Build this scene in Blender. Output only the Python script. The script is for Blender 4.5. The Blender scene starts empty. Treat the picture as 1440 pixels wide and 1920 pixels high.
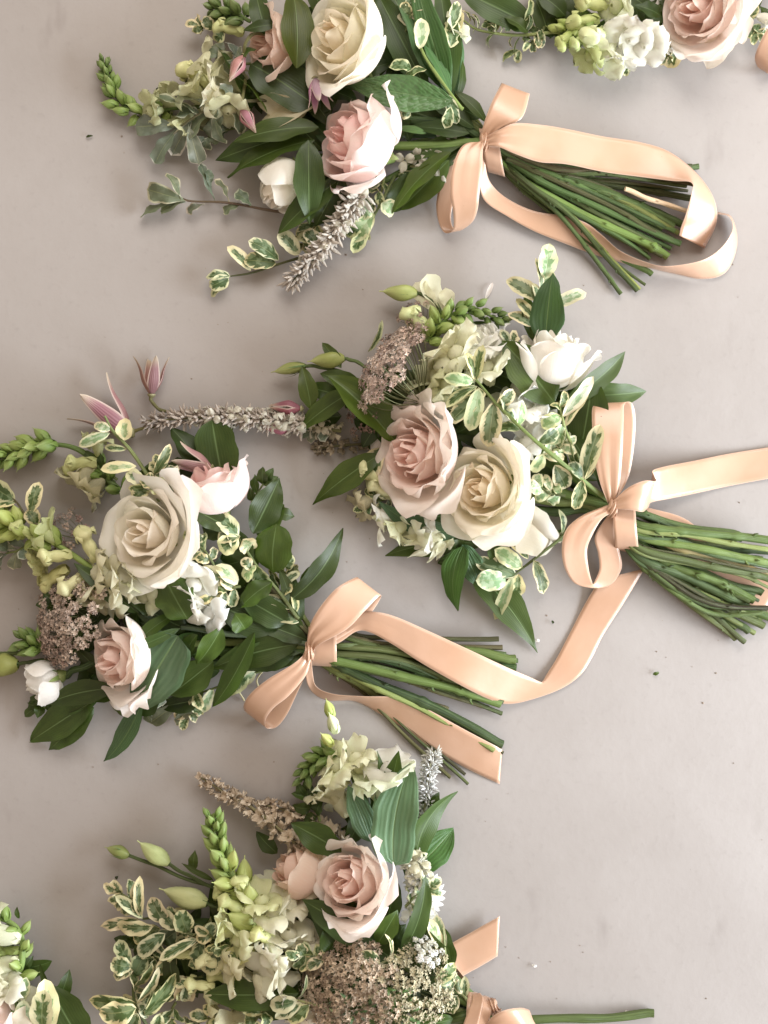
import bpy, math, random
from mathutils import Vector, Matrix, Quaternion

# ------------------------------------------------------------------ scene, camera, light
scene = bpy.context.scene
col = scene.collection
S = 0.0004            # metres for one photo pixel at table height
HC = 2300.0           # camera height in the same pixels

def W(x, y, z=0.0):
    k = S * (1.0 - z / HC)
    return Vector(((x - 720.0) * k, (960.0 - y) * k, z * S))

cam_d = bpy.data.cameras.new('camera')
cam = bpy.data.objects.new('camera', cam_d)
col.objects.link(cam)
cam.location = (0, 0, HC * S)
cam_d.sensor_fit = 'VERTICAL'
cam_d.sensor_height = 24.0
cam_d.lens = 24.0 * HC / 1920.0
cam_d.clip_start = 0.02
cam_d.clip_end = 20.0
scene.camera = cam

world = bpy.data.worlds.new('World')
scene.world = world
world.use_nodes = True
wbg = world.node_tree.nodes['Background']
wbg.inputs['Color'].default_value = (1.0, 0.80, 0.635, 1)
wbg.inputs['Strength'].default_value = 0.68

def area_lamp(name, loc, target, sx, sy, power, color):
    d = bpy.data.lights.new(name, 'AREA')
    d.shape = 'RECTANGLE'; d.size = sx; d.size_y = sy
    d.energy = power; d.color = color
    o = bpy.data.objects.new(name, d)
    o.location = loc
    o.rotation_euler = (Vector(target) - Vector(loc)).to_track_quat('-Z', 'Y').to_euler()
    col.objects.link(o)
    return o

# the window beside the table, low on the right, and an added fill lamp overhead that brightens the upper part
area_lamp('window_light', (1.40, -0.32, 0.50), (0.0, 0.0, 0.0), 1.15, 0.60, 67.0, (0.865, 0.935, 1.0))
area_lamp('top_fill_light', (0.25, 0.95, 0.95), (0.0, 0.30, 0.0), 0.9, 0.7, 13.5, (1.0, 0.96, 0.90))

vs = scene.view_settings
vs.view_transform = 'Standard'
vs.look = 'None'
vs.gamma = 1.0
vs.exposure = 0.0
vs.use_curve_mapping = False
try:
    scene.cycles.max_bounces = 12
    scene.cycles.diffuse_bounces = 7
    scene.cycles.transmission_bounces = 7
    scene.cycles.glossy_bounces = 2
    scene.cycles.use_denoising = True
except Exception:
    pass

# ------------------------------------------------------------------ materials
def newmat(name):
    m = bpy.data.materials.new(name)
    m.use_nodes = True
    nt = m.node_tree
    for n in list(nt.nodes):
        nt.nodes.remove(n)
    out = nt.nodes.new('ShaderNodeOutputMaterial')
    return m, nt, out

class NB:
    """small node helper"""
    def __init__(s, nt): s.nt = nt
    def n(s, typ, **kw):
        nd = s.nt.nodes.new(typ)
        for k, v in kw.items(): setattr(nd, k, v)
        return nd
    def l(s, a, b): s.nt.links.new(a, b)
    def setin(s, sock, v):
        if hasattr(v, 'is_linked') or isinstance(v, bpy.types.NodeSocket): s.l(v, sock)
        else: sock.default_value = v
    def math(s, op, a, b=0.0, c=0.0, clamp=False):
        nd = s.n('ShaderNodeMath', operation=op); nd.use_clamp = clamp
        s.setin(nd.inputs[0], a); s.setin(nd.inputs[1], b); s.setin(nd.inputs[2], c)
        return nd.outputs[0]
    def mix(s, f, a, b, blend='MIX'):
        nd = s.n('ShaderNodeMix', data_type='RGBA', blend_type=blend)
        s.setin(nd.inputs[0], f); s.setin(nd.inputs[6], a); s.setin(nd.inputs[7], b)
        return nd.outputs[2]
    def noise(s, vec, scale, detail=3.0, rough=0.55, dim='3D', w=None):
        nd = s.n('ShaderNodeTexNoise', noise_dimensions=dim)
        if vec is not None: s.l(vec, nd.inputs['Vector'])
        if w is not None: s.setin(nd.inputs['W'], w)
        nd.inputs['Scale'].default_value = scale
        nd.inputs['Detail'].default_value = detail
        nd.inputs['Roughness'].default_value = rough
        return nd.outputs['Fac']
    def ramp(s, f, stops, interp='LINEAR'):
        nd = s.n('ShaderNodeValToRGB'); nd.color_ramp.interpolation = interp
        cr = nd.color_ramp
        while len(cr.elements) > len(stops): cr.elements.remove(cr.elements[-1])
        while len(cr.elements) < len(stops): cr.elements.new(0.5)
        for e, (p, c) in zip(cr.elements, stops):
            e.position = p; e.color = c if len(c) == 4 else (*c, 1)
        s.l(f, nd.inputs[0])
        return nd.outputs[0]
    def smooth(s, f, lo, hi):
        nd = s.n('ShaderNodeMapRange', interpolation_type='SMOOTHSTEP')
        s.setin(nd.inputs[0], f); s.setin(nd.inputs[1], lo); s.setin(nd.inputs[2], hi)
        return nd.outputs[0]
    def mapvec(s, vec, scale):
        nd = s.n('ShaderNodeMapping'); s.l(vec, nd.inputs[0]); nd.inputs['Scale'].default_value = scale
        return nd.outputs[0]
    def bump(s, h, strength, dist=0.001):
        nd = s.n('ShaderNodeBump'); s.l(h, nd.inputs['Height'])
        nd.inputs['Strength'].default_value = strength; nd.inputs['Distance'].default_value = dist
        return nd.outputs[0]
    def uv(s):
        u = s.n('ShaderNodeUVMap'); sp = s.n('ShaderNodeSeparateXYZ'); s.l(u.outputs[0], sp.inputs[0])
        return u.outputs[0], sp.outputs[0], sp.outputs[1]
    def objcol(s):
        o = s.n('ShaderNodeObjectInfo'); return o.outputs['Color'], o.outputs['Random']
    def objco(s):
        return s.n('ShaderNodeTexCoord').outputs['Object']

def sheet(b, out, color, rough, trans=0.0, tcol=None, normal=None, spec=0.4, sheen=0.0):
    p = b.n('ShaderNodeBsdfPrincipled')
    b.setin(p.inputs['Base Color'], color)
    b.setin(p.inputs['Roughness'], rough)
    p.inputs['Specular IOR Level'].default_value = spec
    if sheen:
        p.inputs['Sheen Weight'].default_value = sheen
        p.inputs['Sheen Roughness'].default_value = 0.4
    if normal is not None: b.l(normal, p.inputs['Normal'])
    if trans > 0:
        t = b.n('ShaderNodeBsdfTranslucent')
        b.setin(t.inputs['Color'], tcol if tcol is not None else color)
        if normal is not None: b.l(normal, t.inputs['Normal'])
        mx = b.n('ShaderNodeMixShader'); mx.inputs[0].default_value = trans
        b.l(p.outputs[0], mx.inputs[1]); b.l(t.outputs[0], mx.inputs[2]); b.l(mx.outputs[0], out.inputs[0])
    else:
        b.l(p.outputs[0], out.inputs[0])

MAT = {}

def mk_petal():
    m, nt, out = newmat('petal'); b = NB(nt)
    uv, u, v = b.uv(); oc, rnd = b.objcol(); co = b.objco()
    off = b.n('ShaderNodeVectorMath', operation='ADD'); b.l(co, off.inputs[0])
    cmb = b.n('ShaderNodeCombineXYZ'); b.setin(cmb.inputs[0], b.math('MULTIPLY', rnd, 3.0)); b.l(cmb.outputs[0], off.inputs[1])
    blot = b.noise(off.outputs[0], 45.0, 3.0)
    c = b.mix(b.smooth(blot, 0.35, 0.75), oc, b.mix(0.30, oc, (0.93, 0.86, 0.74, 1)))
    # the claw of a petal is greenish yellow
    c = b.mix(b.math('MULTIPLY', b.smooth(v, 0.26, 0.02), 0.35), c, (0.78, 0.74, 0.46, 1))
    fine = b.noise(b.mapvec(uv, (60.0, 4.0, 1.0)), 1.0, 3.0)
    c = b.mix(b.math('MULTIPLY', b.smooth(fine, 0.4, 0.75), 0.22), c, (0.97, 0.94, 0.88, 1))
    rimn = b.noise(b.mapvec(uv, (7.0, 2.0, 1.0)), 1.0, 3.0)
    rim = b.math('MULTIPLY', b.smooth(b.math('ADD', v, b.math('MULTIPLY', rimn, 0.10)), 0.99, 1.06), 0.12)
    c = b.mix(rim, c, (0.62, 0.45, 0.30, 1))
    crin = b.noise(off.outputs[0], 120.0, 4.0, 0.6)
    h = b.math('ADD', b.math('MULTIPLY', fine, 0.5), b.math('MULTIPLY', crin, 1.0))
    sheet(b, out, c, 0.55, 0.46, None, b.bump(h, 0.28, 0.0012), 0.25, 0.2)
    MAT['petal'] = m

def mk_leaf(name, dark, light, vein_n, vein_amt, rough, bumpk, trans=0.12, rug=False):
    m, nt, out = newmat(name); b = NB(nt)
    uv, u, v = b.uv(); oc, rnd = b.objcol()
    n1 = b.noise(b.mapvec(uv, (2.2, 1.2, 1)), 1.6, 4.0)
    wv = b.math('SINE', b.math('MULTIPLY', b.math('ADD', u, b.math('MULTIPLY', n1, 0.07)), vein_n * 6.2832))
    wv = b.math('MULTIPLY', b.math('MULTIPLY_ADD', wv, 0.5, 0.5), b.math('ADD', b.noise(b.mapvec(uv, (11.0, 1.5, 1)), 1.0, 2.0), 0.3))
    fn = b.noise(b.mapvec(uv, (90.0, 6.0, 1.0)), 1.0, 2.0)
    stripe = b.math('MULTIPLY', b.math('ADD', b.math('MULTIPLY', wv, 0.55), b.math('MULTIPLY', fn, 0.45)), 1.0)
    base = b.mix(b.math('MULTIPLY', stripe, vein_amt), (*dark, 1), (*light, 1))
    base = b.mix(b.math('MULTIPLY', b.smooth(n1, 0.35, 0.7), 0.35), base, (*light, 1))
    base = b.mix(1.0, base, oc, 'MULTIPLY')
    mid = b.math('ABSOLUTE', b.math('SUBTRACT', u, 0.5))
    rib = b.smooth(mid, 0.028, 0.006)
    base = b.mix(b.math('MULTIPLY', rib, 0.45), base, (0.20, 0.30, 0.12, 1))
    h = b.math('ADD', b.math('MULTIPLY', wv, 0.6), b.math('MULTIPLY', fn, 0.5))
    if rug:
        sl = b.math('ADD', b.math('MULTIPLY', mid, -9.0), b.math('MULTIPLY', v, 13.0))
        side = b.math('SINE', b.math('MULTIPLY', sl, 6.2832))
        vor = b.n('ShaderNodeTexVoronoi'); b.l(b.mapvec(uv, (7.0, 17.0, 1.0)), vor.inputs[0]); vor.inputs['Scale'].default_value = 1.0
        h = b.math('ADD', b.math('MULTIPLY', side, 0.12), b.math('MULTIPLY', vor.outputs[0], -1.6))
        base = b.mix(b.math('MULTIPLY', b.smooth(vor.outputs[0], 0.25, 0.6), 0.5), base, (*light, 1))
    h = b.math('ADD', h, b.math('MULTIPLY', rib, -1.0))
    rg = b.math('MULTIPLY_ADD', n1, 0.16, rough - 0.08)
    sheet(b, out, base, rg, trans, b.mix(0.6, base, (0.20, 0.34, 0.04, 1)), b.bump(h, bumpk, 0.0008), 0.4)
    MAT[name] = m

def mk_varieg(name, cream, green, mid, lo, jag, edge_thr):
    m, nt, out = newmat(name); b = NB(nt)
    uv, u, v = b.uv(); oc, rnd = b.objcol()
    a = b.math('ABSOLUTE', b.math('MULTIPLY_ADD', u, 2.0, -1.0))
    tt = b.math('MULTIPLY', b.math('ABSOLUTE', b.math('SUBTRACT', v, 0.46)), 1.75)
    tt = b.math('POWER', tt, 2.2)
    d = b.math('MAXIMUM', a, b.math('ADD', b.math('MULTIPLY', a, 0.45), tt))
    wofs = b.math('MULTIPLY', rnd, 37.0)
    jn = b.noise(b.mapvec(uv, (2.6, 7.0, 1.0)), 1.0, 3.0, 0.6, '4D', wofs)
    # feathered lobes slanting away from the midrib
    sl = b.math('ADD', b.math('MULTIPLY', a, -1.6), b.math('MULTIPLY', v, 5.0))
    lob = b.noise(None, 1.0, 1.0, 0.5, '1D', b.math('ADD', b.math('MULTIPLY', sl, 1.3), wofs))
    dd = b.math('ADD', d, b.math('MULTIPLY', b.math('SUBTRACT', b.math('ADD', b.math('MULTIPLY', jn, 0.45), b.math('MULTIPLY', lob, 0.55)), 0.5), jag))
    thr = b.math('MULTIPLY_ADD', rnd, 0.42, edge_thr - 0.08)
    g = b.smooth(b.math('SUBTRACT', thr, dd), -0.03, 0.035)
    g2 = b.smooth(b.math('SUBTRACT', b.math('ADD', thr, b.math('MULTIPLY', jn, 0.34)), dd), -0.05, 0.05)
    patch = b.noise(b.mapvec(uv, (2.0, 3.4, 1.0)), 1.3, 2.0, 0.5, '4D', b.math('ADD', wofs, 11.0))
    gc = b.mix(b.smooth(patch, 0.46, 0.56), (*green, 1), (*mid, 1))
    cc = b.mix(b.noise(uv, 5.0, 3.0), (*cream, 1), (*lo, 1))
    c = b.mix(b.math('MULTIPLY', g2, 0.6), cc, b.mix(0.5, (*cream, 1), (*mid, 1)))
    c = b.mix(g, c, gc)
    rib = b.smooth(b.math('ABSOLUTE', b.math('SUBTRACT', u, 0.5)), 0.03, 0.008)
    c = b.mix(b.math('MULTIPLY', rib, 0.35), c, (0.42, 0.46, 0.22, 1))
    c = b.mix(1.0, c, oc, 'MULTIPLY')
    fn = b.noise(b.mapvec(uv, (14.0, 26.0, 1.0)), 1.0, 3.0)
    h = b.math('SUBTRACT', b.math('ADD', b.math('MULTIPLY', fn, 0.6), b.math('MULTIPLY', g, 0.25)), rib)
    sheet(b, out, c, 0.42, 0.18, b.mix(0.4, c, (0.55, 0.60, 0.14, 1)), b.bump(h, 0.4, 0.0006), 0.45)
    MAT[name] = m

def mk_bud():
    m, nt, out = newmat('bud'); b = NB(nt)
    uv, u, v = b.uv(); oc, rnd = b.objcol(); co = b.objco()
    n1 = b.noise(b.mapvec(uv, (9.0, 3.0, 1.0)), 1.0, 3.0)
    c = b.mix(b.math('MULTIPLY', b.smooth(v, 0.35, 1.0), 0.4), oc, b.mix(0.45, oc, (0.80, 0.80, 0.50, 1)))
    c = b.mix(b.math('MULTIPLY', b.smooth(n1, 0.4, 0.7), 0.35), c, b.mix(0.5, oc, (0.10, 0.17, 0.04, 1)))
    sheet(b, out, c, 0.48, 0.12, None, b.bump(n1, 0.3, 0.001), 0.4)
    MAT['bud'] = m

def mk_plain(name, rough=0.5, scale=60.0, amt=0.35, bumpk=0.3, trans=0.0, stretch=None, spec=0.4, vcol=False):
    m, nt, out = newmat(name); b = NB(nt)
    oc, rnd = b.objcol()
    if vcol:
        a = b.n('ShaderNodeVertexColor'); a.layer_name = 'tint'
        oc = b.mix(1.0, oc, a.outputs[0], 'MULTIPLY')
    uv, u, v = b.uv()
    vec = b.mapvec(uv, stretch) if stretch else b.objco()
    n1 = b.noise(vec, scale, 4.0, 0.6)
    c = b.mix(b.math('MULTIPLY', b.smooth(n1, 0.3, 0.75), amt), oc, b.mix(0.6, oc, (0.02, 0.025, 0.01, 1)))
    sheet(b, out, c, rough, trans, None, b.bump(n1, bumpk, 0.001), spec)
    MAT[name] = m

def mk_stem():
    m, nt, out = newmat('stem'); b = NB(nt)
    uv, u, v = b.uv(); oc, rnd = b.objcol()
    vec = b.n('ShaderNodeVectorMath', operation='ADD'); b.l(b.mapvec(uv, (3.0, 55.0, 1.0)), vec.inputs[0])
    cmb = b.n('ShaderNodeCombineXYZ'); b.setin(cmb.inputs[1], b.math('MULTIPLY', rnd, 50.0)); b.l(cmb.outputs[0], vec.inputs[1])
    st = b.noise(b.mapvec(vec.outputs[0], (7.0, 0.35, 1.0)), 1.0, 3.0)
    bl = b.noise(b.mapvec(vec.outputs[0], (1.0, 0.6, 1.0)), 1.0, 4.0)
    sp = b.noise(b.mapvec(vec.outputs[0], (2.0, 3.2, 1.0)), 1.0, 2.0)
    c = b.mix(b.math('MULTIPLY', b.smooth(st, 0.35, 0.7), 0.45), oc, b.mix(0.5, oc, (0.22, 0.32, 0.09, 1)))
    c = b.mix(b.math('MULTIPLY', b.smooth(bl, 0.52, 0.72), 0.55), c, b.mix(0.75, oc, (0.03, 0.04, 0.012, 1)))
    c = b.mix(b.math('MULTIPLY', b.smooth(sp, 0.70, 0.78), 0.7), c, (0.05, 0.03, 0.015, 1))
    h = b.math('ADD', st, b.math('MULTIPLY', bl, 0.6))
    sheet(b, out, c, 0.48, 0.0, None, b.bump(h, 0.7, 0.0014), 0.4)
    MAT['stem'] = m

def mk_ribbon():
    m, nt, out = newmat('satin_ribbon'); b = NB(nt)
    uv, u, v = b.uv(); co = b.objco()
    weft = b.math('SINE', b.math('MULTIPLY', v, 9000.0))
    warp = b.noise(b.mapvec(uv, (60.0, 18.0, 1.0)), 1.0, 2.0)
    blot = b.noise(co, 22.0, 3.0)
    c = b.mix(b.smooth(blot, 0.3, 0.7), (0.575, 0.355, 0.236, 1), (0.625, 0.408, 0.290, 1))
    e = b.math('ABSOLUTE', b.math('MULTIPLY_ADD', u, 2.0, -1.0))
    c = b.mix(b.math('MULTIPLY', b.smooth(e, 0.93, 0.97), 0.5), c, (0.76, 0.58, 0.47, 1))
    spots = b.noise(co, 260.0, 1.0)
    c = b.mix(b.math('MULTIPLY', b.smooth(spots, 0.80, 0.83), 0.7), c, (0.18, 0.08, 0.05, 1))
    crease = b.math('ADD', b.noise(b.mapvec(uv, (2.0, 60.0, 1.0)), 1.0, 3.0), b.math('MULTIPLY', b.noise(b.mapvec(uv, (1.2, 26.0, 1.0)), 1.0, 2.0), 1.3))
    h = b.math('ADD', b.math('MULTIPLY', weft, 0.04), b.math('ADD', b.math('MULTIPLY', warp, 0.05), b.math('MULTIPLY', crease, 0.8)))
    h = b.math('ADD', h, b.math('MULTIPLY', b.smooth(e, 0.92, 0.96), 0.8))
    p = b.n('ShaderNodeBsdfPrincipled')
    b.l(c, p.inputs['Base Color']); p.inputs['Roughness'].default_value = 0.28
    p.inputs['Specular IOR Level'].default_value = 0.7
    p.inputs['Sheen Weight'].default_value = 0.06; p.inputs['Sheen Roughness'].default_value = 0.35
    p.inputs['Sheen Tint'].default_value = (1.0, 0.86, 0.80, 1)
    p.inputs['Anisotropic'].default_value = 0.55
    tg = b.n('ShaderNodeTangent'); tg.direction_type = 'UV_MAP'
    b.l(tg.outputs[0], p.inputs['Tangent'])
    nrm = b.bump(h, 0.22, 0.0010); b.l(nrm, p.inputs['Normal'])
    t = b.n('ShaderNodeBsdfTranslucent'); b.l(c, t.inputs[0])
    mx = b.n('ShaderNodeMixShader'); mx.inputs[0].default_value = 0.16
    b.l(p.outputs[0], mx.inputs[1]); b.l(t.outputs[0], mx.inputs[2]); b.l(mx.outputs[0], out.inputs[0])
    MAT['ribbon'] = m

def mk_clematis():
    m, nt, out = newmat('clematis_petal'); b = NB(nt)
    uv, u, v = b.uv(); oc, rnd = b.objcol()
    a = b.math('ABSOLUTE', b.math('MULTIPLY_ADD', u, 2.0, -1.0))
    st = b.math('MULTIPLY_ADD', b.math('SINE', b.math('MULTIPLY', u, 44.0)), 0.5, 0.5)
    c = b.mix(b.math('MULTIPLY', st, 0.45), oc, b.mix(0.6, oc, (0.20, 0.05, 0.09, 1)))
    c = b.mix(b.math('MULTIPLY', b.smooth(a, 0.66, 0.98), 0.8), c, (0.62, 0.50, 0.44, 1))
    c = b.mix(b.math('MULTIPLY', b.smooth(v, 0.6, 1.0), 0.55), c, (0.58, 0.55, 0.38, 1))
    sheet(b, out, c, 0.5, 0.2, None, b.bump(st, 0.3, 0.0008), 0.35)
    MAT['clematis'] = m

def mk_table():
    m, nt, out = newmat('pale_stone_table'); b = NB(nt)
    co = b.objco()
    n1 = b.noise(co, 3.2, 5.0, 0.6); n2 = b.noise(co, 14.0, 5.0, 0.6); n3 = b.noise(co, 150.0, 4.0, 0.6)
    c = b.mix(b.smooth(n1, 0.32, 0.70), (0.305, 0.281, 0.268, 1), (0.346, 0.322, 0.310, 1))
    c = b.mix(b.math('MULTIPLY', b.smooth(n2, 0.42, 0.72), 0.30), c, (0.368, 0.346, 0.335, 1))
    c = b.mix(b.math('MULTIPLY', b.smooth(n3, 0.55, 0.80), 0.22), c, (0.20, 0.18, 0.17, 1))
    # scuffs and dark flecks
    st = b.noise(b.mapvec(co, (1.0, 0.35, 1.0)), 34.0, 3.0, 0.55)
    c = b.mix(b.math('MULTIPLY', b.smooth(st, 0.64, 0.80), 0.30), c, (0.17, 0.145, 0.135, 1))
    fl = b.noise(co, 420.0, 1.0, 0.4)
    c = b.mix(b.math('MULTIPLY', b.smooth(fl, 0.83, 0.86), 0.6), c, (0.12, 0.09, 0.08, 1))
    rg = b.math('MULTIPLY_ADD', n2, 0.22, 0.42)
    h = b.math('ADD', b.math('MULTIPLY', n2, 1.0), b.math('MULTIPLY', n3, 0.25))
    sheet(b, out, c, rg, 0.0, None, b.bump(h, 0.25, 0.002), 0.35)
    MAT['table'] = m

mk_petal(); mk_bud(); mk_stem(); mk_ribbon(); mk_clematis(); mk_table()
mk_leaf('ruscus', (0.026, 0.047, 0.008), (0.070, 0.104, 0.024), 15.0, 0.16, 0.42, 0.15, 0.24)
mk_leaf('ribbed', (0.042, 0.090, 0.040), (0.105, 0.172, 0.094), 9.0, 0.75, 0.44, 0.45)
mk_leaf('rugose', (0.036, 0.082, 0.024), (0.085, 0.150, 0.060), 2.0, 0.2, 0.36, 0.7, 0.10, True)
mk_varieg('varieg', (0.70, 0.66, 0.42), (0.048, 0.088, 0.026), (0.15, 0.21, 0.11), (0.60, 0.58, 0.36), 1.3, 0.47)
mk_varieg('varieg_pale', (0.76, 0.74, 0.50), (0.22, 0.34, 0.17), (0.42, 0.52, 0.34), (0.66, 0.68, 0.44), 1.2, 0.42)
mk_varieg('pitto', (0.60, 0.57, 0.46), (0.125, 0.155, 0.110), (0.165, 0.195, 0.145), (0.45, 0.45, 0.36), 0.40, 0.84)
mk_plain('woolly', 0.9, 700.0, 0.25, 0.8, 0.15)
mk_plain('floret', 0.8, 400.0, 0.2, 0.2, 0.2, vcol=True)
mk_plain('cut', 0.7, 500.0, 0.25, 0.4)
mk_plain('bract', 0.8, 300.0, 0.35, 0.6, 0.15)

# ------------------------------------------------------------------ objects
def put(name, me, parent=None, M=None, color=None):
    o = bpy.data.objects.new(name, me)
    col.objects.link(o)
    Mw = M if M is not None else Matrix.Identity(4)
    if parent is not None:
        o.parent = parent
        pw = WM[parent]
        o.matrix_parent_inverse = pw.inverted()
    o.matrix_basis = Mw
    WM[o] = Mw.copy()
    if color is not None: o.color = (color[0], color[1], color[2], 1.0)
    return o
class _WM(dict):
    def __getitem__(s, o): return dict.__getitem__(s, o.as_pointer())
    def __setitem__(s, o, v): dict.__setitem__(s, o.as_pointer(), v)
WM = _WM()

def mesh(name, verts, faces, uvs=None, mats=(), fmat=None, smooth=True):
    me = bpy.data.meshes.new(name)
    me.from_pydata([tuple(v) for v in verts], [], faces)
    for m in mats: me.materials.append(MAT[m])
    lay = me.uv_layers.new(name='UVMap')
    if uvs is not None:
        buf = []
        for f in faces:
            for i in f: buf.extend(uvs[i])
        lay.data.foreach_set('uv', buf)
    if fmat is not None: me.polygons.foreach_set('material_index', fmat)
    if smooth: me.polygons.foreach_set('use_smooth', [True] * len(faces))
    me.update()
    return me

class MB:
    def __init__(s): s.v = []; s.f = []; s.uv = []; s.m = []
    def grid(s, rows, mi=0, closed=False, uvfn=None):
        b0 = len(s.v); n = len(rows[0]); R = len(rows)
        for j, r in enumerate(rows):
            for i, p in enumerate(r):
                s.v.append(p)
                s.uv.append(uvfn(i, j) if uvfn else (i / max(1, n - (0 if closed else 1)), j / max(1, R - 1)))
        for j in range(R - 1):
            for i in range(n if closed else n - 1):
                k = (i + 1) % n
                s.f.append((b0 + j * n + i, b0 + j * n + k, b0 + (j + 1) * n + k, b0 + (j + 1) * n + i)); s.m.append(mi)
        return b0
    def fan(s, ring, centre, mi=0):
        b0 = len(s.v)
        s.v.append(centre); s.uv.append((0.5, 0.5))
        for p in ring: s.v.append(p); s.uv.append((0.5, 1.0))
        n = len(ring)
        for i in range(n):
            s.f.append((b0, b0 + 1 + i, b0 + 1 + (i + 1) % n)); s.m.append(mi)
    def build(s, name, mats, smooth=True):
        return mesh(name, s.v, s.f, s.uv, mats, s.m, smooth)

def catmull(pts, n):
    """resample a list of Vectors (any dimension) smoothly, n samples per span"""
    if len(pts) < 3:
        a, c = pts[0], pts[-1]
        return [a.lerp(c, i / n) for i in range(n + 1)]
    out = []
    P = [pts[0] * 2 - pts[1]] + list(pts) + [pts[-1] * 2 - pts[-2]]
    for i in range(1, len(P) - 2):
        p0, p1, p2, p3 = P[i - 1], P[i], P[i + 1], P[i + 2]
        for k in range(n):
            t = k / n
            out.append(0.5 * ((2 * p1) + (p2 - p0) * t + (2 * p0 - 5 * p1 + 4 * p2 - p3) * t * t + (3 * p1 - p0 - 3 * p2 + p3) * t ** 3))
    out.append(pts[-1].copy())
    return out

def frame_along(pts):
    T = []
    for i in range(len(pts)):
        a = pts[max(0, i - 1)]; c = pts[min(len(pts) - 1, i + 1)]
        d = (c - a)
        T.append(d.normalized() if d.length > 1e-9 else Vector((1, 0, 0)))
    return T

def tube(mb, pts, rad, sides=8, mi=0, cap_mi=None, rng=None, uvlen=True):
    T = frame_along(pts)
    up = Vector((0, 0, 1)) if abs(T[0].z) < 0.9 else Vector((0, 1, 0))
    rows = []; L = 0; Ls = []
    for i, p in enumerate(pts):
        if i: L += (p - pts[i - 1]).length
        Ls.append(L)
        sd = T[i].cross(up).normalized(); up = sd.cross(T[i]).normalized()
        r = rad[i] if isinstance(rad, (list, tuple)) else rad
        rows.append([p + (sd * math.cos(a) + up * math.sin(a)) * r for a in [2 * math.pi * k / sides for k in range(sides)]])
    mb.grid(rows, mi, True, lambda i, j: (i / sides, Ls[j]))
    cm = mi if cap_mi is None else cap_mi
    mb.fan(rows[0][::-1], pts[0] - T[0] * 0.0, cm)
    mb.fan(rows[-1], pts[-1] + T[-1] * 0.0, cm)

def stem(par, pts, r, color, name='stem', rng=None, nodes=0, thorns=0, cut=True, taper=1.0, cutcol=None):
    """a cut stalk from photo points (x, y, z), r in photo pixels"""
    rng = rng or random.Random(int(pts[0][0] * 7 + pts[0][1] * 13 + pts[-1][0] * 3))
    P = catmull([W(*p) for p in pts], 10)
    n = len(P)
    rad = []
    nd = [rng.uniform(0.1, 0.92) for _ in range(nodes)]
    for i in range(n):
        t = i / (n - 1)
        k = 1.0 + (taper - 1.0) * t + 0.05 * math.sin(t * 21 + r)
        for q in nd: k += 0.34 * math.exp(-((t - q) / 0.012) ** 2)
        rad.append(r * S * k)
    # a slight wander so that no stalk is ruled straight
    wob = 0.22 * r * S
    ph = [rng.uniform(0, 6.28) for _ in range(3)]
    for i in range(1, n - 1):
        t = i / (n - 1)
        P[i] = P[i] + Vector((math.sin(t * 9 + ph[0]), math.sin(t * 11 + ph[1]), math.sin(t * 8 + ph[2]))) * wob
    o0 = P[0].copy()
    gq = rng.uniform(0.50, 1.40); br = rng.choice([0.0, 0.0, 0.15, 0.35]) if cut and color[1] > 1.3 * color[0] else 0.0
    color = [color[m] * gq * (1 - br) + (0.10, 0.075, 0.035)[m] * br for m in range(3)]
    mb = MB()
    tube(mb, [p - o0 for p in P], rad, 10, 0, 1 if cut else 0)
    T = frame_along(P)
    for q in nd + [rng.uniform(0.1, 0.9) for _ in range(thorns)]:
        i = min(n - 2, max(1, int(q * (n - 1))))
        a = rng.uniform(-0.6, 1.9)
        sd = T[i].cross(Vector((0, 0, 1))).normalized()
        d = (sd * math.cos(a * 1.6) + Vector((0, 0, 1)) * math.sin(a)).normalized()
        L = r * S * rng.uniform(0.5, 1.3)
        b0 = P[i] - o0 + d * rad[i] * 0.8
        tube(mb, [b0, b0 + d * L * 0.6 + T[i] * L * 0.3, b0 + d * L + T[i] * L * 0.9], [r * S * 0.42, r * S * 0.30, r * S * 0.10], 5, 0)
    me = mb.build(name, ['stem', 'cut'])
    return put(name, me, par, Matrix.Translation(o0), color)

def bundle(par, pts, r, c, nn, th):
    """one stalk of a tied bundle and a thinner neighbour of another green"""
    stem(par, pts, r * 0.76, c, nodes=nn + 1, thorns=th + 1)
    rng = random.Random(int(pts[-1][0] * 5 + pts[-1][1] * 11))
    n = len(pts)
    for m in range(2):
      jx, jy = rng.uniform(-26, 4), rng.uniform(-17, 17); q = []
      for i, p in enumerate(pts):
        k = i / (n - 1)
        q.append((p[0] + jx * k * 1.5, p[1] + jy * k + rng.uniform(-4, 4), max(7, p[2] + (rng.uniform(-10, 7) if i else 0))))
      g = rng.choice([(0.050, 0.090, 0.024), (0.095, 0.140, 0.036), (0.075, 0.062, 0.026), (0.16, 0.19, 0.06), (0.042, 0.070, 0.026)])
      stem(par, q, rng.uniform(2.8, 5.2), g, nodes=rng.randint(1, 4), thorns=rng.randint(0, 2))

GREENS = [(0.070, 0.125, 0.026), (0.046, 0.088, 0.024), (0.100, 0.155, 0.036), (0.036, 0.068, 0.025), (0.130, 0.165, 0.045)]

# leaf outlines: half width along the leaf, 0 base .. 1 tip
def prof_fn(a, b):
    tm = a / (a + b); mx = tm ** a * (1 - tm) ** b
    return lambda t: (max(t, 0.0) ** a * max(1 - t, 0.0) ** b) / mx
PROF = {'ruscus': prof_fn(0.75, 0.95), 'oval': prof_fn(0.65, 0.55), 'lance': prof_fn(0.8, 1.3),
        'round': prof_fn(0.5, 0.42), 'strap': prof_fn(0.35, 0.6), 'spoon': prof_fn(1.15, 0.42)}

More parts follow.
